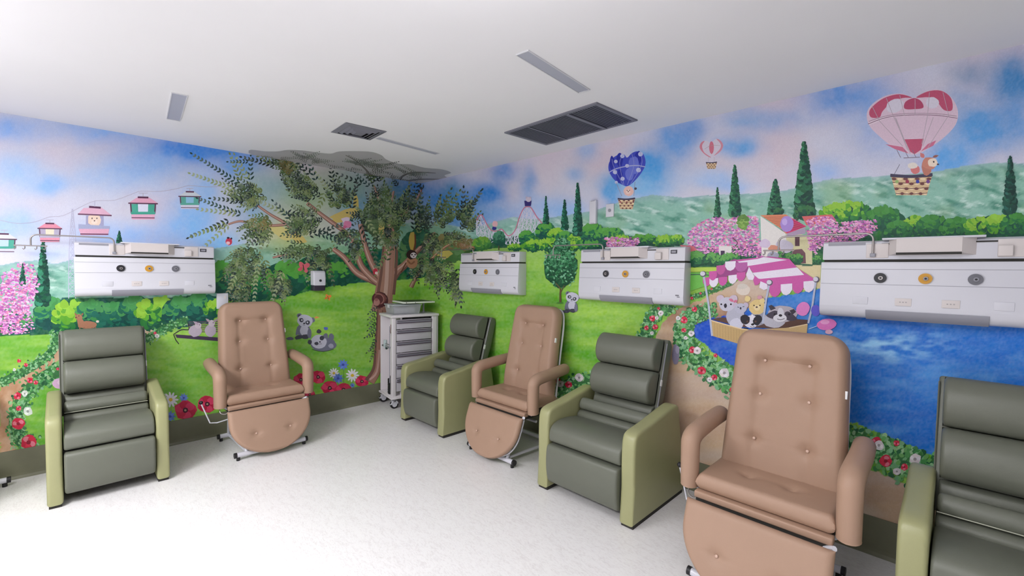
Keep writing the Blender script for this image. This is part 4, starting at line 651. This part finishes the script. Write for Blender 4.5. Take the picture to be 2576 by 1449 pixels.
# ------------------------------------------------------------------ headwall units
def oval(mb, x, y, z, r, mi=0, h=.006): mb.disc((x, y, z), r, -h, 26, 'y', mi)
def headwall(label, loc, rz, rail=.46, swing=0., L=.926):
    """local: x 0..L along wall, wall at y=0, front towards -y"""
    t = thing('medical_headwall', label, 'headwall', loc, rz, 'medical headwall units above the chairs')
    m = MB(); m.prism([(-.0, 1.682), (-.0, 1.785), (-.085, 1.785), (-.098, 1.775), (-.100, 1.69), (-.096, 1.682)], .004, L-.004, r=.004, seg=2).build('upper_housing', M_white, t)
    MB().box(.01, L-.01, -.088, 0, 1.668, 1.683).build('shadow_gap', M_dark, t, False)
    pf = curve([(-.100, 1.668), (-.108, 1.66), (-.112, 1.60), (-.118, 1.50), (-.122, 1.42)], 3)+curve([(-.122, 1.42), (-.116, 1.385), (-.095, 1.362), (-.06, 1.355)], 4)+[(0, 1.355), (0, 1.668)]
    MB().prism(pf, 0, L, r=.003, seg=2).build('lower_housing', M_white, t)
    def fy(z): return np.interp(z, [1.42, 1.5, 1.6, 1.66], [-.122, -.118, -.112, -.108])
    for z in (1.628, 1.545): MB().box(.004, L-.004, fy(z)-.0008, fy(z)+.01, z-.0012, z+.0012).build('seam_line', M_grey, t, False)
    # protruding reading lamp block in the middle of the housing
    MB().add([(.335, -.15, 1.712), (.58, -.15, 1.712), (.58, -.15, 1.788), (.335, -.15, 1.788), (.30, -.099, 1.702), (.63, -.099, 1.702), (.63, -.099, 1.788), (.30, -.099, 1.788)],
             [(0, 1, 2, 3), (4, 0, 3, 7), (1, 5, 6, 2), (4, 5, 1, 0), (3, 2, 6, 7)]).build('lamp_hood', M_white2, t, False)
    MB().box(.275, .66, -.145, 0, 1.785, 1.795, r=.002).build('top_shelf', M_white, t)
    MB().box(.335, .58, -.152, -.12, 1.705, 1.716).build('lamp_slot', M_dark, t, False)
    for x0, x1 in ((.03, .20), (.27, .33), (.62, .72)): MB().box(x0, x1, -.102, -.09, 1.762, 1.769 if x0 > .2 else 1.776).build('vent_slot', M_grey if x0 < .2 else M_dark, t, False)
    MB().box(.205, .30, -.104, -.09, 1.69, 1.768, r=.002).build('cover_plate', M_white2, t); MB().box(.70, .80, -.104, -.09, 1.69, 1.775, r=.002).build('cover_plate', M_white2, t)
    MB().box(.70, .75, -.125, -.10, 1.693, 1.745, r=.004).build('socket_cover', M_white2, t)
    MB().box(.815, .862, -.103, -.09, 1.735, 1.762).build('display', mat_disp, t, False); MB().box(.822, .855, -.104, -.1, 1.741, 1.756).build('display_glass', M_grey, t, False)
    for i, (mm, nm) in enumerate(((M_oblk, 'black gas outlet'), (M_oylw, 'yellow gas outlet'), (M_ogry, 'grey gas outlet'))):
        x = .272+i*.18; z = 1.581; y = fy(z); g = MB(); oval(g, x, y+.003, z, .031, 0, .006); oval(g, x, y-.003, z, .027, 1, .006)
        g = g.build('gas_outlet', [M_white, mm], t); g['label'] = nm
        MB().disc((x+.002, y-.008, z), .010, -.008, 16, 'y').build('outlet_socket', M_chrome if i == 0 else M_grey, g); MB().disc((x+.002, y-.0155, z), .005, -.002, 12, 'y').build('outlet_hole', M_black, g)
    for i, x in enumerate((.19, .37, .55, .73)):
        z = 1.455; y = fy(z); s = MB().box(x-.033, x+.033, y-.003, y+.008, z-.02, z+.02, r=.001).build('power_socket', M_white2 if i in (1, 2) else M_white, t)
        if i in (1, 2):
            for dx in (-.012, 0, .012): MB().box(x+dx-.003, x+dx+.003, y-.004, y, z-.003, z+.003).build('socket_hole', M_shole, s, False)
            MB().box(x-.028, x+.028, y-.0034, y, z-.0205, z-.019).build('socket_edge', M_shole, s, False)
    MB().prism([(-.126, 1.405), (-.124, 1.385), (-.105, 1.362), (-.095, 1.353), (-.09, 1.36), (-.118, 1.405)], .215, .685, r=.001, seg=1).build('grey_grip_strip', M_grey, t)
    MB().box(.868, .894, fy(1.42)-.0016, fy(1.42), 1.428, 1.436).box(.880, .900, fy(1.42)-.0016, fy(1.42), 1.418, 1.423).build('maker_mark', M_ogry, t, False)
    # bent infusion rail
    a = math.radians(swing); x0 = .235; c, s = math.cos(a), math.sin(a)
    def q(u, z): return (x0-u*c, -.112-u*s, z)
    pts = [q(0, 1.70), q(0, 1.79)]+[q(.035*(1-math.cos(k)), 1.79+.035*math.sin(k)) for k in (.4, .8, 1.2, 1.57)]+[q(rail-.035*(1+0)-.0, 1.825)]+[q(rail-.035*(1-math.sin(k)), 1.79+.035*math.cos(k)) for k in (.4, .8, 1.2, 1.57)]+[q(rail, 1.745)]
    rl = MB().tube(pts, .0055, 10).build('infusion_rail', M_chrome, t)
    bar = MB(); bar.tube([q(rail+.085, 1.742), q(rail-.085, 1.742)], .005, 8)
    for u in (-.075, -.03, .03, .075): bar.tube([q(rail+u, 1.742), q(rail+u, 1.722), q(rail+u+.006, 1.714), q(rail+u+.012, 1.722)], .0035, 6)
    bar.build('hook_bar', M_chrome, rl); MB().box(x0-.012, x0+.012, -.12, -.098, 1.695, 1.715, r=.003).build('rail_clamp', M_grey, rl)
    return t
M_shole = mat('socket_shadow', (176, 170, 172), .5); M_oblk = mat('outlet_black', (34, 34, 40), .35); M_oylw = mat('outlet_yellow', (206, 150, 44), .4); M_ogry = mat('outlet_grey', (108, 108, 116), .4); mat_disp = mat('display_black', (40, 40, 50), .3)
headwall('white medical headwall on the left wall, above the left green recliner', (0, -3.204, 0), math.pi/2)
headwall('small-looking far white headwall beside the tree, above the farthest green recliner', (0.958, 0, 0), 0, .58)
headwall('white medical headwall beside the round mural tree, above the middle chairs', (2.616, 0, 0), 0, .53)
headwall('largest and nearest white headwall, over the painted lake and cut by the right edge', (4.36, 0, 0), 0, .46)

# ------------------------------------------------------------------ small wall fixtures
t = thing('soap_dispenser', 'white wall dispenser with a dark base on the left wall, left of the tree trunk', 'dispenser', (0, -1.321, 1.465), math.pi/2)
pf = [(0, -.05), (0, .107), (-.07, .107), (-.09, .09), (-.098, .03), (-.092, -.05)]
MB().prism(pf, -.066, .066, r=.016, seg=4).build('cover', M_white, t); MB().prism([(0, -.107), (0, -.05), (-.09, -.05), (-.082, -.107)], -.062, .062, r=.01, seg=3).build('dark_base', mat('smoky_window', (56, 50, 66), .3), t)
MB().disc((.004, -.095, .002), .013, -.006, 16, 'y').build('lock', M_black, t); MB().box(-.022, .022, -.078, -.074, .078, .083).build('logo_mark', M_grey, t, False)
t = thing('wall_box', 'small white wall box at the lower right corner of the left headwall', 'switch box', (0, -2.205, 1.28), math.pi/2)
MB().box(-.046, .046, -.035, 0, -.073, .073, r=.004).build('housing', M_white, t); MB().box(-.002, .03, -.037, -.034, -.045, -.038).build('printed_line', M_grey, t, False); MB().box(.012, .028, -.037, -.034, .02, .05).build('switch_key', M_white2, t, False)
t = thing('wall_speaker_box', 'tall narrow white box on the right wall, between two mural cypresses and the blue balloon', 'wall box', (2.683, 0, 2.107))
MB().box(-.033, .033, -.03, 0, -.1, .1, r=.004).build('housing', M_white, t); MB().box(-.02, .02, -.031, -.029, .092, .096).build('top_slot', M_grey, t, False); MB().box(-.02, .02, -.031, -.029, -.097, -.093).build('top_slot', M_grey, t, False)
t = thing('thermostat_plate', 'square white plate with a round grey dial on the right wall, below the blue balloon', 'wall plate', (2.843, 0, 2.11))
MB().box(-.038, .038, -.012, 0, -.054, .054, r=.003).build('plate', M_white, t); MB().disc((0, -.012, 0), .014, -.005, 18, 'y').disc((0, -.016, 0), .009, -.003, 14, 'y').build('dial', M_grey, t)

# ------------------------------------------------------------------ ceiling fixtures
M_lens = mat('grey_lamp_lens', (176, 178, 192), .5); M_rim = mat('white_trim', (212, 212, 216), .5)
def strip(label, cx, cy, sx, sy, rz=0):
    t = thing('linear_ceiling_lamp', label, 'ceiling lamp', (cx, cy, H), rz, 'unlit slim ceiling lamps')
    m = MB()
    for a in ((-sx/2, sx/2, -sy/2, -sy/2+.005), (-sx/2, sx/2, sy/2-.005, sy/2), (-sx/2, -sx/2+.005, -sy/2+.005, sy/2-.005), (sx/2-.005, sx/2, -sy/2+.005, sy/2-.005)): m.box(a[0], a[1], a[2], a[3], -.006, 0)
    m.build('frame', M_rim, t, False); MB().box(-sx/2+.004, sx/2-.004, -sy/2+.004, sy/2-.004, -.003, 0).build('lens', M_lens, t, False)
strip('unlit short grey strip lamp at the left of the ceiling', 1.066, -2.684, .66, .085, math.radians(-5))
strip('unlit grey strip lamp nearest the camera, above the large grille', 3.31, -1.288, .082, .62, math.radians(6))
strip('unlit thin grey strip lamp beyond the small square vent', 1.415, -1.05, .062, .66, math.radians(5.5))
M_gr = mat('grey_aluminium', (122, 122, 133), .5, spec=.4); M_gd = mat('duct_dark', (30, 28, 32), .8)
M_sl = mat('slat_grey', (88, 88, 100), .5)
def grille():
    t = thing('return_air_grille', 'large rectangular grey slatted air grille in the ceiling', 'air vent', (2.788, -.52, H), math.radians(-2.0))
    w, d = .90, .49; m = MB()
    for a in ((-w/2, w/2, -d/2, -d/2+.028), (-w/2, w/2, d/2-.028, d/2), (-w/2, -w/2+.028, -d/2+.028, d/2-.028), (w/2-.028, w/2, -d/2+.028, d/2-.028)): m.box(*a, -.010, 0)
    m.build('frame', M_gr, t, False); MB().box(-w/2+.02, w/2-.02, -d/2+.02, d/2-.02, -.002, 0).build('duct_opening', M_gd, t, False)
    M4 = Matrix.Rotation(math.radians(-14), 4, 'Y'); sl = MB().box(-.0052, .0052, -d/2+.029, d/2-.029, -.0009, .0009, M=M4).build('slat', M_sl, t, False)
    xs = np.linspace(-w/2+.04, w/2-.04, 40)
    sl.location = (xs[0], 0, -.0095)
    for x in xs[1:]:
        c = sl.copy(); SC.collection.objects.link(c); c.parent = t; c.location = (x, 0, -.0095)
    for x in (.19, ): MB().box(x-.012, x+.012, -d/2+.02, d/2-.02, -.017, -.012).build('cross_bar', M_gr, t, False)
    MB().box(-.20, -.19, -d/2+.02, d/2-.02, -.017, -.014).build('cross_bar', M_gr, t, False)
grille()
def diffuser():
    t = thing('square_air_diffuser', 'small square grey ceiling vent with nested louvres near the tree', 'air vent', (1.483, -1.557, H), math.radians(-4))
    for i, (r0, r1, z0, z1) in enumerate(((.165, .128, -.003, -.012), (.122, .098, -.004, -.018), (.09, .066, -.004, -.022), (.058, .034, -.004, -.024))):
        v = []; 
        for r, z in ((r0, z0), (r1, z1), (r1-.003, z1+.002), (r0-.006, z0+.003)): v += [(-r, -r, z), (r, -r, z), (r, r, z), (-r, r, z)]
        f = [(a*4+k, a*4+(k+1) % 4, b*4+(k+1) % 4, b*4+k) for a, b in ((0, 1), (1, 2), (2, 3), (3, 0)) for k in range(4)]
        MB().add(v, f).build('louvre' if i else 'frame', M_gr, t, False)
    MB().box(-.028, .028, -.028, .028, -.022, -.016).build('centre_plate', M_gr, t, False); MB().box(-.15, .15, -.15, .15, -.003, 0).build('duct_opening', M_gd, t, False)
diffuser()

# ------------------------------------------------------------------ green recliners (local: front y=0 facing -y, width 1 = .80 m)
def recliner(label, loc, rz, W=.79, piping=True, scale=(1, 1, 1), bs=0., aw=.098):
    t = thing('green_recliner', label, 'recliner', loc, rz, 'green two-tone recliners', scale)
    hx = W/2-aw
    ap = curve([(.004, .25), (.0, .45), (.012, .56), (.06, .598), (.2, .617), (.48, .665), (.565, .672), (.60, .655)], 4)+[(.612, .62), (.665, .35), (.715, .02), (.0, .02)]
    for sx in (-1, 1):
        x0, x1 = (-W/2, -W/2+aw) if sx < 0 else (W/2-aw, W/2)
        a = MB().prism(ap, x0, x1, r=.02, seg=4).build('arm', M_green, t)
        MB().box(x0+.008, x1-.008, .012, .70, .0, .022).build('base_plinth', M_dark, a, False)
    g = .006
    fp = curve([(.02, .356), (-.022, .345), (-.034, .27), (-.03, .17), (-.008, .09), (.03, .072)], 5)+[(.09, .075), (.10, .35)]
    MB().prism(fp, -hx+g, hx-g, r=.018, seg=4).build('footrest', M_olive, t)
    sp = curve([(.06, .368), (.012, .372), (.002, .42), (.016, .465), (.06, .495), (.14, .508), (.25, .500), (.34, .485)], 5)+[(.37, .47), (.37, .372)]
    MB().prism(sp, -hx+g, hx-g, r=.014, seg=4).build('seat_cushion', M_olive, t)
    MB().box(-hx+.004, hx-.004, .05, .60, .10, .365).build('seat_box', M_dark, t, False)
    MB().prism(curve([(.33, .46), (.33, .50), (.36, .525), (.42, .53), (.47, .52), (.49, .47)], 4), -hx+g, hx-g, r=.015, seg=3).build('rear_seat_pad', M_olive, t)
    # backrest, tilted
    th = math.radians(15.5); R = Matrix.Translation((bs, .455, .50)) @ Matrix.Rotation(-th, 4, 'X')
    bw = min(hx-.012, .248-abs(bs)*.3)
    fr = MB().prism(curve([(.045, 0.0), (.045, .30), (.05, .62)], 4)+curve([(.06, .638), (.10, .64), (.135, .60)], 3)+[(.14, .35), (.11, 0)], -bw-.02, bw+.02, r=.012, seg=3, M=R).build('back_shell', M_olive, t)
    MB().prism(curve([(.03, .05), (.006, .07), (.0, .10), (.006, .13), (.03, .15)], 4)+[(.06, .15), (.06, .05)], -bw, bw, r=.01, M=R).build('back_strip', M_olive, t)
    MB().prism(curve([(-.035, .03), (-.105, .01), (-.125, .05), (-.10, .095), (-.04, .09), (0, .06)], 5, True), -hx+.01-bs*0, hx-.01-bs*0, r=.022, seg=4, M=R @ Matrix.Translation((-bs, 0, 0))).build('lower_roll', M_olive, t)
    def roll(z0, z1, dep, nm):
        m = (z0+z1)/2; h = (z1-z0)/2
        p = curve([(.05, z0+.002), (-dep*.40, z0+.008), (-dep*.9, m-h*.52), (-dep*1.04, m), (-dep*.9, m+h*.52), (-dep*.40, z1-.008), (.05, z1-.002)], 6)
        return MB().prism(p, -bw, bw, r=.022, seg=5, M=R).build(nm, M_olive, t)
    roll(.152, .395, .105, 'lumbar_roll'); roll(.393, .635, .098, 'head_roll')
    for sx in (-1, 1): MB().tube([R @ Vector((sx*(bw+.019), .046, z)) for z in (.02, .3, .61)], .004, 6).build('side_piping', M_grey if sx > 0 else M_olive, t)
    MB().box(bw+.016, bw+.0225, .036, .056, .30, .345, M=R).build('label_tab', M_tag, t, False)
    if piping: MB().tube([R @ Vector((x, -.112, .012)) for x in (-bw, 0, bw)], .003, 6).build('pale_piping', M_pipe, t)
    return t
recliner('green recliner at the left, below the left wall headwall', (.80, -3.045, 0), math.pi/2, W=.645, aw=.078)
recliner('farthest and smallest-looking green recliner, right beside the white drawer cart', (1.15, -.75, 0), 0, W=.77, piping=False, bs=.05)
recliner('green recliner in the centre right, between two tan chairs', (3.172, -.80, 0), 0, W=.795, piping=False)
recliner('nearest green recliner, cut by the right edge of the picture', (5.19, -.85, 0), 0, W=.79, bs=-.055)

# ------------------------------------------------------------------ tan treatment chairs (local: seat front at y=0, facing -y)
def pad(nx, nz, half, z0, z1, thick, front, M=None, edge=.05):
    """stuffed panel: half(t)->half width, front(x,z)->extra depth; front faces -y"""
    us = np.sin(np.linspace(-1, 1, nx)*math.pi/2); ts = (1-np.cos(np.linspace(0, 1, nz)*math.pi))/2; ts = .5*ts+.5*np.linspace(0, 1, nz); V = []
    for side in (0, 1):
        for t in ts:
            z = z0+(z1-z0)*t; h = half(t)
            for u in us:
                x = h*u; dx = h*(1-abs(u)); dz = min(z-z0, z1-z); e = 1-max(0, 1-dx/edge)**2; e2 = 1-max(0, 1-dz/edge)**2
                e = math.sqrt(max(0, e))*math.sqrt(max(0, e2))
                V.append((x, -thick/2*e-front(x, z)*e if side == 0 else thick/2*e, z))
    f = []
    for s in (0, 1):
        b = s*nx*nz
        for j in range(nz-1):
            for i in range(nx-1):
                q = (b+j*nx+i, b+j*nx+i+1, b+(j+1)*nx+i+1, b+(j+1)*nx+i); f.append(q if s == 0 else q[::-1])
    bm = bmesh.new(); vv = [bm.verts.new(v) for v in V]
    for q in f:
        try: bm.faces.new([vv[i] for i in q])
        except ValueError: pass
    bmesh.ops.remove_doubles(bm, verts=bm.verts, dist=1e-5); bm.verts.index_update()
    m = MB().add([v.co[:] for v in bm.verts], [[v.index for v in g.verts] for g in bm.faces], 0, M); bm.free(); return m
def dimple(btns, dep, sg=.03, cre=0):
    def f(x, z):
        v = 0
        for bx, bz in btns:
            d2 = (x-bx)**2+(z-bz)**2; v += dep*math.exp(-d2/(sg*sg)); v += cre*math.exp(-((z-bz)/.006)**2)*math.exp(-(abs(x-bx)/.07)**2)
        return v
    return f
def tan_chair(label, loc, rz, ext=0., knob=True):
    t = thing('tan_treatment_chair', label, 'treatment chair', loc, rz, 'tan buttoned treatment chairs')
    # backrest
    def half(q):
        w = .302-.034*q; z = q*.82; r = .10
        if .82-z < r: w = w-r+math.sqrt(max(0, r*r-(r-(.82-z))**2))+1e-4*0
        return max(w, .001)
    B = [(-.108, .64), (.108, .64), (-.118, .45), (.118, .45), (-.128, .20), (.128, .20)]; dm = dimple(B, .022, .034, .004)
    def fr(x, z):
        ax = abs(x); k = 1/(1+math.exp(-(ax-(.150-.03*z))/.026)); kt = 1/(1+math.exp(-(z-.655)/.016)); bol = max(k*(1 if z > .16 else max(0, z/.16)), kt)
        crease = -.006*math.exp(-((ax-.128)/.012)**2)*(z < .64) - .007*math.exp(-((z-.648)/.012)**2)*(ax < .15)
        return .022*bol+crease-dm(x, z)+.012
    th = math.radians(11); R = Matrix.Translation((0, .345, .468)) @ Matrix.Rotation(-th, 4, 'X')
    bk = pad(56, 84, half, 0, .82, .085, fr, R, .045).build('backrest', M_tan, t)
    for bx, bz in B: MB().sphere((bx, -.043, bz), .0085, 8, sc=(1, .6, 1), M=R).build('button', M_tan2, bk)
    MB().box(.262, .2785, -.049, -.030, .50, .54, M=R).build('label_tab', M_tag, bk, False)
    MB().tube(curve([R @ Vector(p) for p in ((.285, .055, .02), (.272, .055, .4), (.262, .055, .68), (.22, .055, .79), (.1, .055, .80))], 5), .009, 8).build('back_frame', M_steel, t)
    # seat
    S = [(-.10, .19), (.10, .19)]; ds = dimple(S, .018, .035, .005)
    Rs = Matrix.Translation((0, .0, .472)) @ Matrix.Rotation(math.radians(-90-3), 4, 'X') @ Matrix.Scale(-1, 4, (0, 0, 1)) @ Matrix.Scale(-1, 4, (0, 1, 0))
    Rs = Matrix(((1, 0, 0, 0), (0, 0, 1, 0), (0, -1, 0, .470), (0, 0, 0, 1)))
    st = pad(44, 30, lambda q: .312-.012*(q > .9), 0, .40, .075, lambda x, z: .012-ds(x, z), Rs, .03).build('seat', M_tan, t)
    MB().box(-.308, .308, -.022, .03, .398, .434, r=.008).build('front_rail_cover', M_tan, t)
    MB().box(-.30, .30, -.012, .38, .378, .43).build('gap_shade_board', M_dark, t, False)  # dark board put in as the shade of the gap between seat and footrest
    # footrest
    def hf(q):
        z = q*.41; r = .30
        if z < r: return max(.001, .325*math.sqrt(max(0, 1-((r-z)/r)**2))**1.0 if z < r else .325)
        return .325+.004*(z-r)
    Bf = [(-.135, .215), (.135, .215)]; df = dimple(Bf, .016, .03, .004)
    Rf = Matrix.Translation((0, -.205, .0)) @ Matrix.Rotation(math.radians(-20), 4, 'X')
    ft = pad(44, 48, hf, 0.035, .43, .05, lambda x, z: .006-df(x, z), Rf, .03).build('footrest', M_tan, t)
    for bx, bz in Bf: MB().sphere((bx, -.020, bz), .0085, 8, sc=(1, .6, 1), M=Rf).build('button', M_tan2, ft)
    edge = [(sx*.312, .034, z) for sx, z in ((1, .42), (1, .33), (.96, .23), (.82, .15), (.6, .10), (.45, .09))]
    MB().tube(curve([Rf @ Vector(p) for p in edge], 5), .006, 8).build('footrest_frame', M_steel, t)
    # arms
    for sx in (-1, 1):
        x = sx*.355; P = curve([(x, .035, .432), (x, .032, .47), (x, .03, .62), (x, .034, .675), (x, .065, .70), (x, .12, .712), (x, .30, .728), (x*.985, .43, .738), (x*.98, .47, .74)], 5)
        rr = [.05]*len(P); n = len(P)
        for i in range(n): rr[i] = .046+.004*math.sin(i/n*3)
        rr[0] = .043; rr[1] = .048; rr[-1] = .022; rr[-2] = .034; rr[-3] = .041; rr[-4] = .044
        MB().tube(P, rr, 18).build('arm', M_tan, t)
    # steel frame
    m = MB(); fy0, fy1 = -.11, .47
    for y in (fy0, fy1): m.tube([(-.275, y, .045), (.275+(ext if y > 0 else 0), y, .045)], .02, 12)
    for sx in (-1, 1):
        m.tube([(sx*.20, fy0, .05), (sx*.20, -.02, .25), (sx*.24, .06, .39)], .014, 10); m.tube([(sx*.20, fy1, .05), (sx*.22, .36, .25), (sx*.24, .26, .39)], .014, 10)
        m.tube([(sx*.2, fy0+.03, .06), (sx*.2, fy1, .045)], .012, 8); m.tube([(sx*.24, .02, .385), (sx*.24, .40, .385)], .014, 10); m.tube([(sx*.24, .10, .385), (sx*.30, .07, .40), (sx*.35, .045, .45)], .010, 8); (m.tube([(.27, .0, .37), (.318, -.04, .405)], .012, 8) if sx > 0 else None)
    m.tube([(-.24, .2, .30), (.24, .2, .30)], .012, 8)
    fm = m.build('steel_frame', M_steel, t)
    for y in (fy0, fy1):
        for sx in (-1, 1): e = ext if sx > 0 and y > 0 else 0; MB().tube([(sx*.272+e, y, .045), (sx*.292+e, y, .045)], .0225, 12).build('end_cap', M_black, fm); MB().tube([(sx*.262+e, y, .0), (sx*.262+e, y, .026)], .014, 10).build('glide_foot', M_black, fm)
    if knob:
        lv = MB().tube([(-.24, .12, .30), (-.36, .13, .28), (-.41, .13, .29), (-.46, .15, .44), (-.465, .152, .455)], .005, 8).build('recline_lever', M_steel, t)
        MB().sphere((-.467, .153, .468), .016, 10).build('lever_knob', M_black, lv)
    MB().tube(curve([(-.36, .04, .42), (-.355, .02, .385), (-.32, .01, .375), (-.29, .01, .40)], 4), .004, 8).build('wire_loop', M_chrome, t)
    return t
tan_chair('tan buttoned treatment chair on the left, right of the left green recliner', (.66, -2.005, 0), math.pi/2)
tan_chair('tan buttoned treatment chair in the middle, between the far and centre green recliners', (2.16, -.60, 0), 0)
tan_chair('nearest and largest tan treatment chair, in front of the painted boat', (4.28, -.86, 0), 0)
tan_chair('tan treatment chair past the left edge, only its capped steel foot showing', (.60, -4.07, 0), math.pi/2, ext=.215)

# ------------------------------------------------------------------ drawer cart in the corner
def cart():
    CX, CY = .425, -.65; rz = math.radians(-9)
    t = thing('drawer_cart', 'white wheeled medical drawer cart in the room corner, under the tree', 'cart', (CX, CY, 0), rz)
    # local: near corner at (0,0); side face runs to -x (depth .36), drawer face runs to +y (width .56)
    D, W_ = .385, .57; M_c = mat('cart_white', (228, 222, 226), .4); M_dr = mat('drawer_face', (200, 196, 204), .45); M_hd = mat('handle_plum', (96, 84, 98), .4)
    m = MB(); m.box(-D, 0, 0, W_, .12, .15, r=.008); m.box(-D, 0, W_-.02, W_, .15, 1.05); m.box(-D, -D+.02, 0, W_, .15, 1.05, r=.004); m.box(-.055, 0, 0, .05, .14, 1.05, r=.008); m.box(-D, -.03, .11, .13, .14, 1.05); m.box(-.045, 0, W_-.075, W_, .14, 1.05, r=.006); m.box(-D, -.006, .12, W_, .145, .17)
    m.build('body', M_c, t)
    MB().box(-D-.015, .02, -.018, W_+.015, .115, .14, r=.01).build('bumper_base', M_c, t)
    MB().box(-D-.01, .015, -.012, W_+.01, 1.045, 1.075, r=.008).build('top_tray', M_c, t)
    MB().box(-D+.02, -.02, .02, W_-.03, 1.075, 1.078).build('tray_mat', M_dr, t, False)
    z = 1.025
    for i, h in enumerate((.115, .135, .135, .135, .155, .155)):
        z1 = z-.006; z0 = z-h+.004
        d = MB().box(-.10, -.004, .055, W_-.085, z0, z1, r=.003).build('drawer', M_dr, t)
        hd = MB().box(-.01, .012, .057, W_-.087, z1-.012, z1-.006).box(-.01, .010, .057, W_-.087, z1-.040, z1-.030).build('handle', M_hd, d, False)
        MB().box(-.008, .003, .06, W_-.09, z1-.03, z1-.012).build('grip_recess', M_grey, d, False)
        z -= h
    sl = MB().tube([(-.045, -.012, .30), (-.045, -.012, .95)], .004, 6).build('edge_rod', M_grey, t)
    lo = MB().tube(curve([(-.03, -.004, .97), (-.025, -.008, .93), (-.035, -.008, .89), (-.03, -.004, .87)], 4), .003, 6).build('cable', mat('red_cable', (120, 60, 60), .5), t)
    for (x, y) in ((-.04, .04), (-D+.02, .03), (-.04, W_-.05), (-D+.03, W_-.05)):
        c = MB().box(x-.02, x+.02, y-.018, y+.018, .075, .116, r=.004).build('caster', M_grey, t)
        MB().disc((x-.012, y, .048), .048, .024, 22, 'x').build('wheel', M_black, c)
        for s in (-1, 1): MB().disc((x+s*.018-.002, y, .05), .030, .004, 18, 'x').build('wheel_hub', M_white, c)
        MB().prism([(y-.05, .05), (y-.03, .088), (y, .10), (y+.03, .088), (y+.045, .06), (y+.028, .05), (y, .08), (y-.03, .05)], x-.02, x+.02, r=.002, seg=1).build('wheel_fork', M_white, c)
    # things hung in the open side bay
    c, s = math.cos(rz), math.sin(rz)
    def wp(x, y, z): return (CX+x*c-y*s, CY+x*s+y*c, z)
    k = thing('suction_regulator', 'small clear and chrome suction fitting clipped inside the open side of the cart', 'fitting', wp(-.215, .0, .70), rz)
    MB().tube([(-.06, 0, 0), (.14, 0, 0)], .012, 10).tube([(.0, 0, .03), (.13, 0, .03)], .008, 8).build('rail', M_grey, k); MB().tube([(0, 0, -.02), (0, 0, .07)], .02, 12).build('clear_body', mat('clear_plastic', (200, 220, 220), .2, alpha=.6), k)
    MB().tube([(-.06, 0, 0), (-.09, 0, -.004)], .011, 10).sphere((.04, 0, -.02), .016, 8).build('knob', mat('dark_green_knob', (40, 60, 62), .4), k)
    k = thing('black_bottle', 'black ribbed bottle standing in the lower open side of the cart', 'bottle', wp(-.13, .036, .151), rz)
    mm = MB(); mm.tube([(0, 0, z) for z in (0, .01, .02)], [.030, .036, .038], 14)
    for i in range(8): mm.tube([(0, 0, .02+i*.02), (0, 0, .026+i*.02), (0, 0, .034+i*.02), (0, 0, .04+i*.02)], [.033, .038, .038, .033], 14)
    mm.build('ribbed_body', M_black, k); MB().tube([(0, 0, .18), (0, 0, .21)], [.016, .016], 10).build('cap', M_black, k)
    # on top
    M_cl = mat('translucent_box', (206, 208, 212), .25, noise=.12, nscale=20, spec=.6, alpha=.5)
    k = thing('plastic_storage_box', 'translucent grey plastic box of supplies on top of the cart', 'storage box', wp(-.18, .20, 1.0785), rz)
    v = []
    for a, b, z in ((.12, .155, 0), (.135, .17, .10)): v += [(-a, -b, z), (a, -b, z), (a, b, z), (-a, b, z)]
    MB().add(v, [(3, 2, 1, 0), (4, 5, 6, 7), (0, 1, 5, 4), (1, 2, 6, 5), (2, 3, 7, 6), (3, 0, 4, 7)]).build('tub', M_cl, k, False)
    MB().box(-.142, .142, -.178, .178, .098, .112, r=.004).build('lid', mat('frosted_lid', (176, 184, 188), .3), k)
    for i in range(5): MB().box(-.09+i*.036, -.065+i*.036, -.13, .12, .004, .06+.012*(i % 3), r=.003).build('packet', (M_white, M_grey)[i % 2], k)
    for sx in (-1, 1): MB().box(-.03, .03, sx*.176-.004, sx*.176+.004, .07, .108, r=.002).build('latch', M_white, k)
    k = thing('white_folding_tray', 'thin white tray board lying raised over the plastic box on the cart', 'tray', wp(-.17, .33, 1.2035), rz)
    MB().box(-.17, .17, -.20, .20, 0, .018, r=.004).build('board', mat('tray_white', (226, 232, 218), .4), k); MB().box(-.15, .15, -.17, .17, .0175, .0195).build('dark_inlay', mat('tray_dark', (70, 84, 66), .5), k, False)
    for yy in (-.16, -.05): MB().disc((.168, yy, .009), .005, .004, 10, 'x').build('rivet', M_black, k)
    MB().tube([(0, .13, -.123), (0, .13, .0)], .012, 10).build('support_post', M_grey, k); MB().tube([(0, .13, -.124), (0, .13, -.116)], .03, 14).build('post_foot', M_grey, k)
    k = thing('paper_sheet', 'white paper sheet lying at the back of the cart top', 'paper', wp(-.30, .47, 1.0785), rz)
    MB().box(-.05, .05, -.04, .04, 0, .002).build('sheet', M_tag, k, False); MB().box(-.035, .035, -.02, .02, .002, .0025).build('printed_text', M_grey, k, False)
cart()
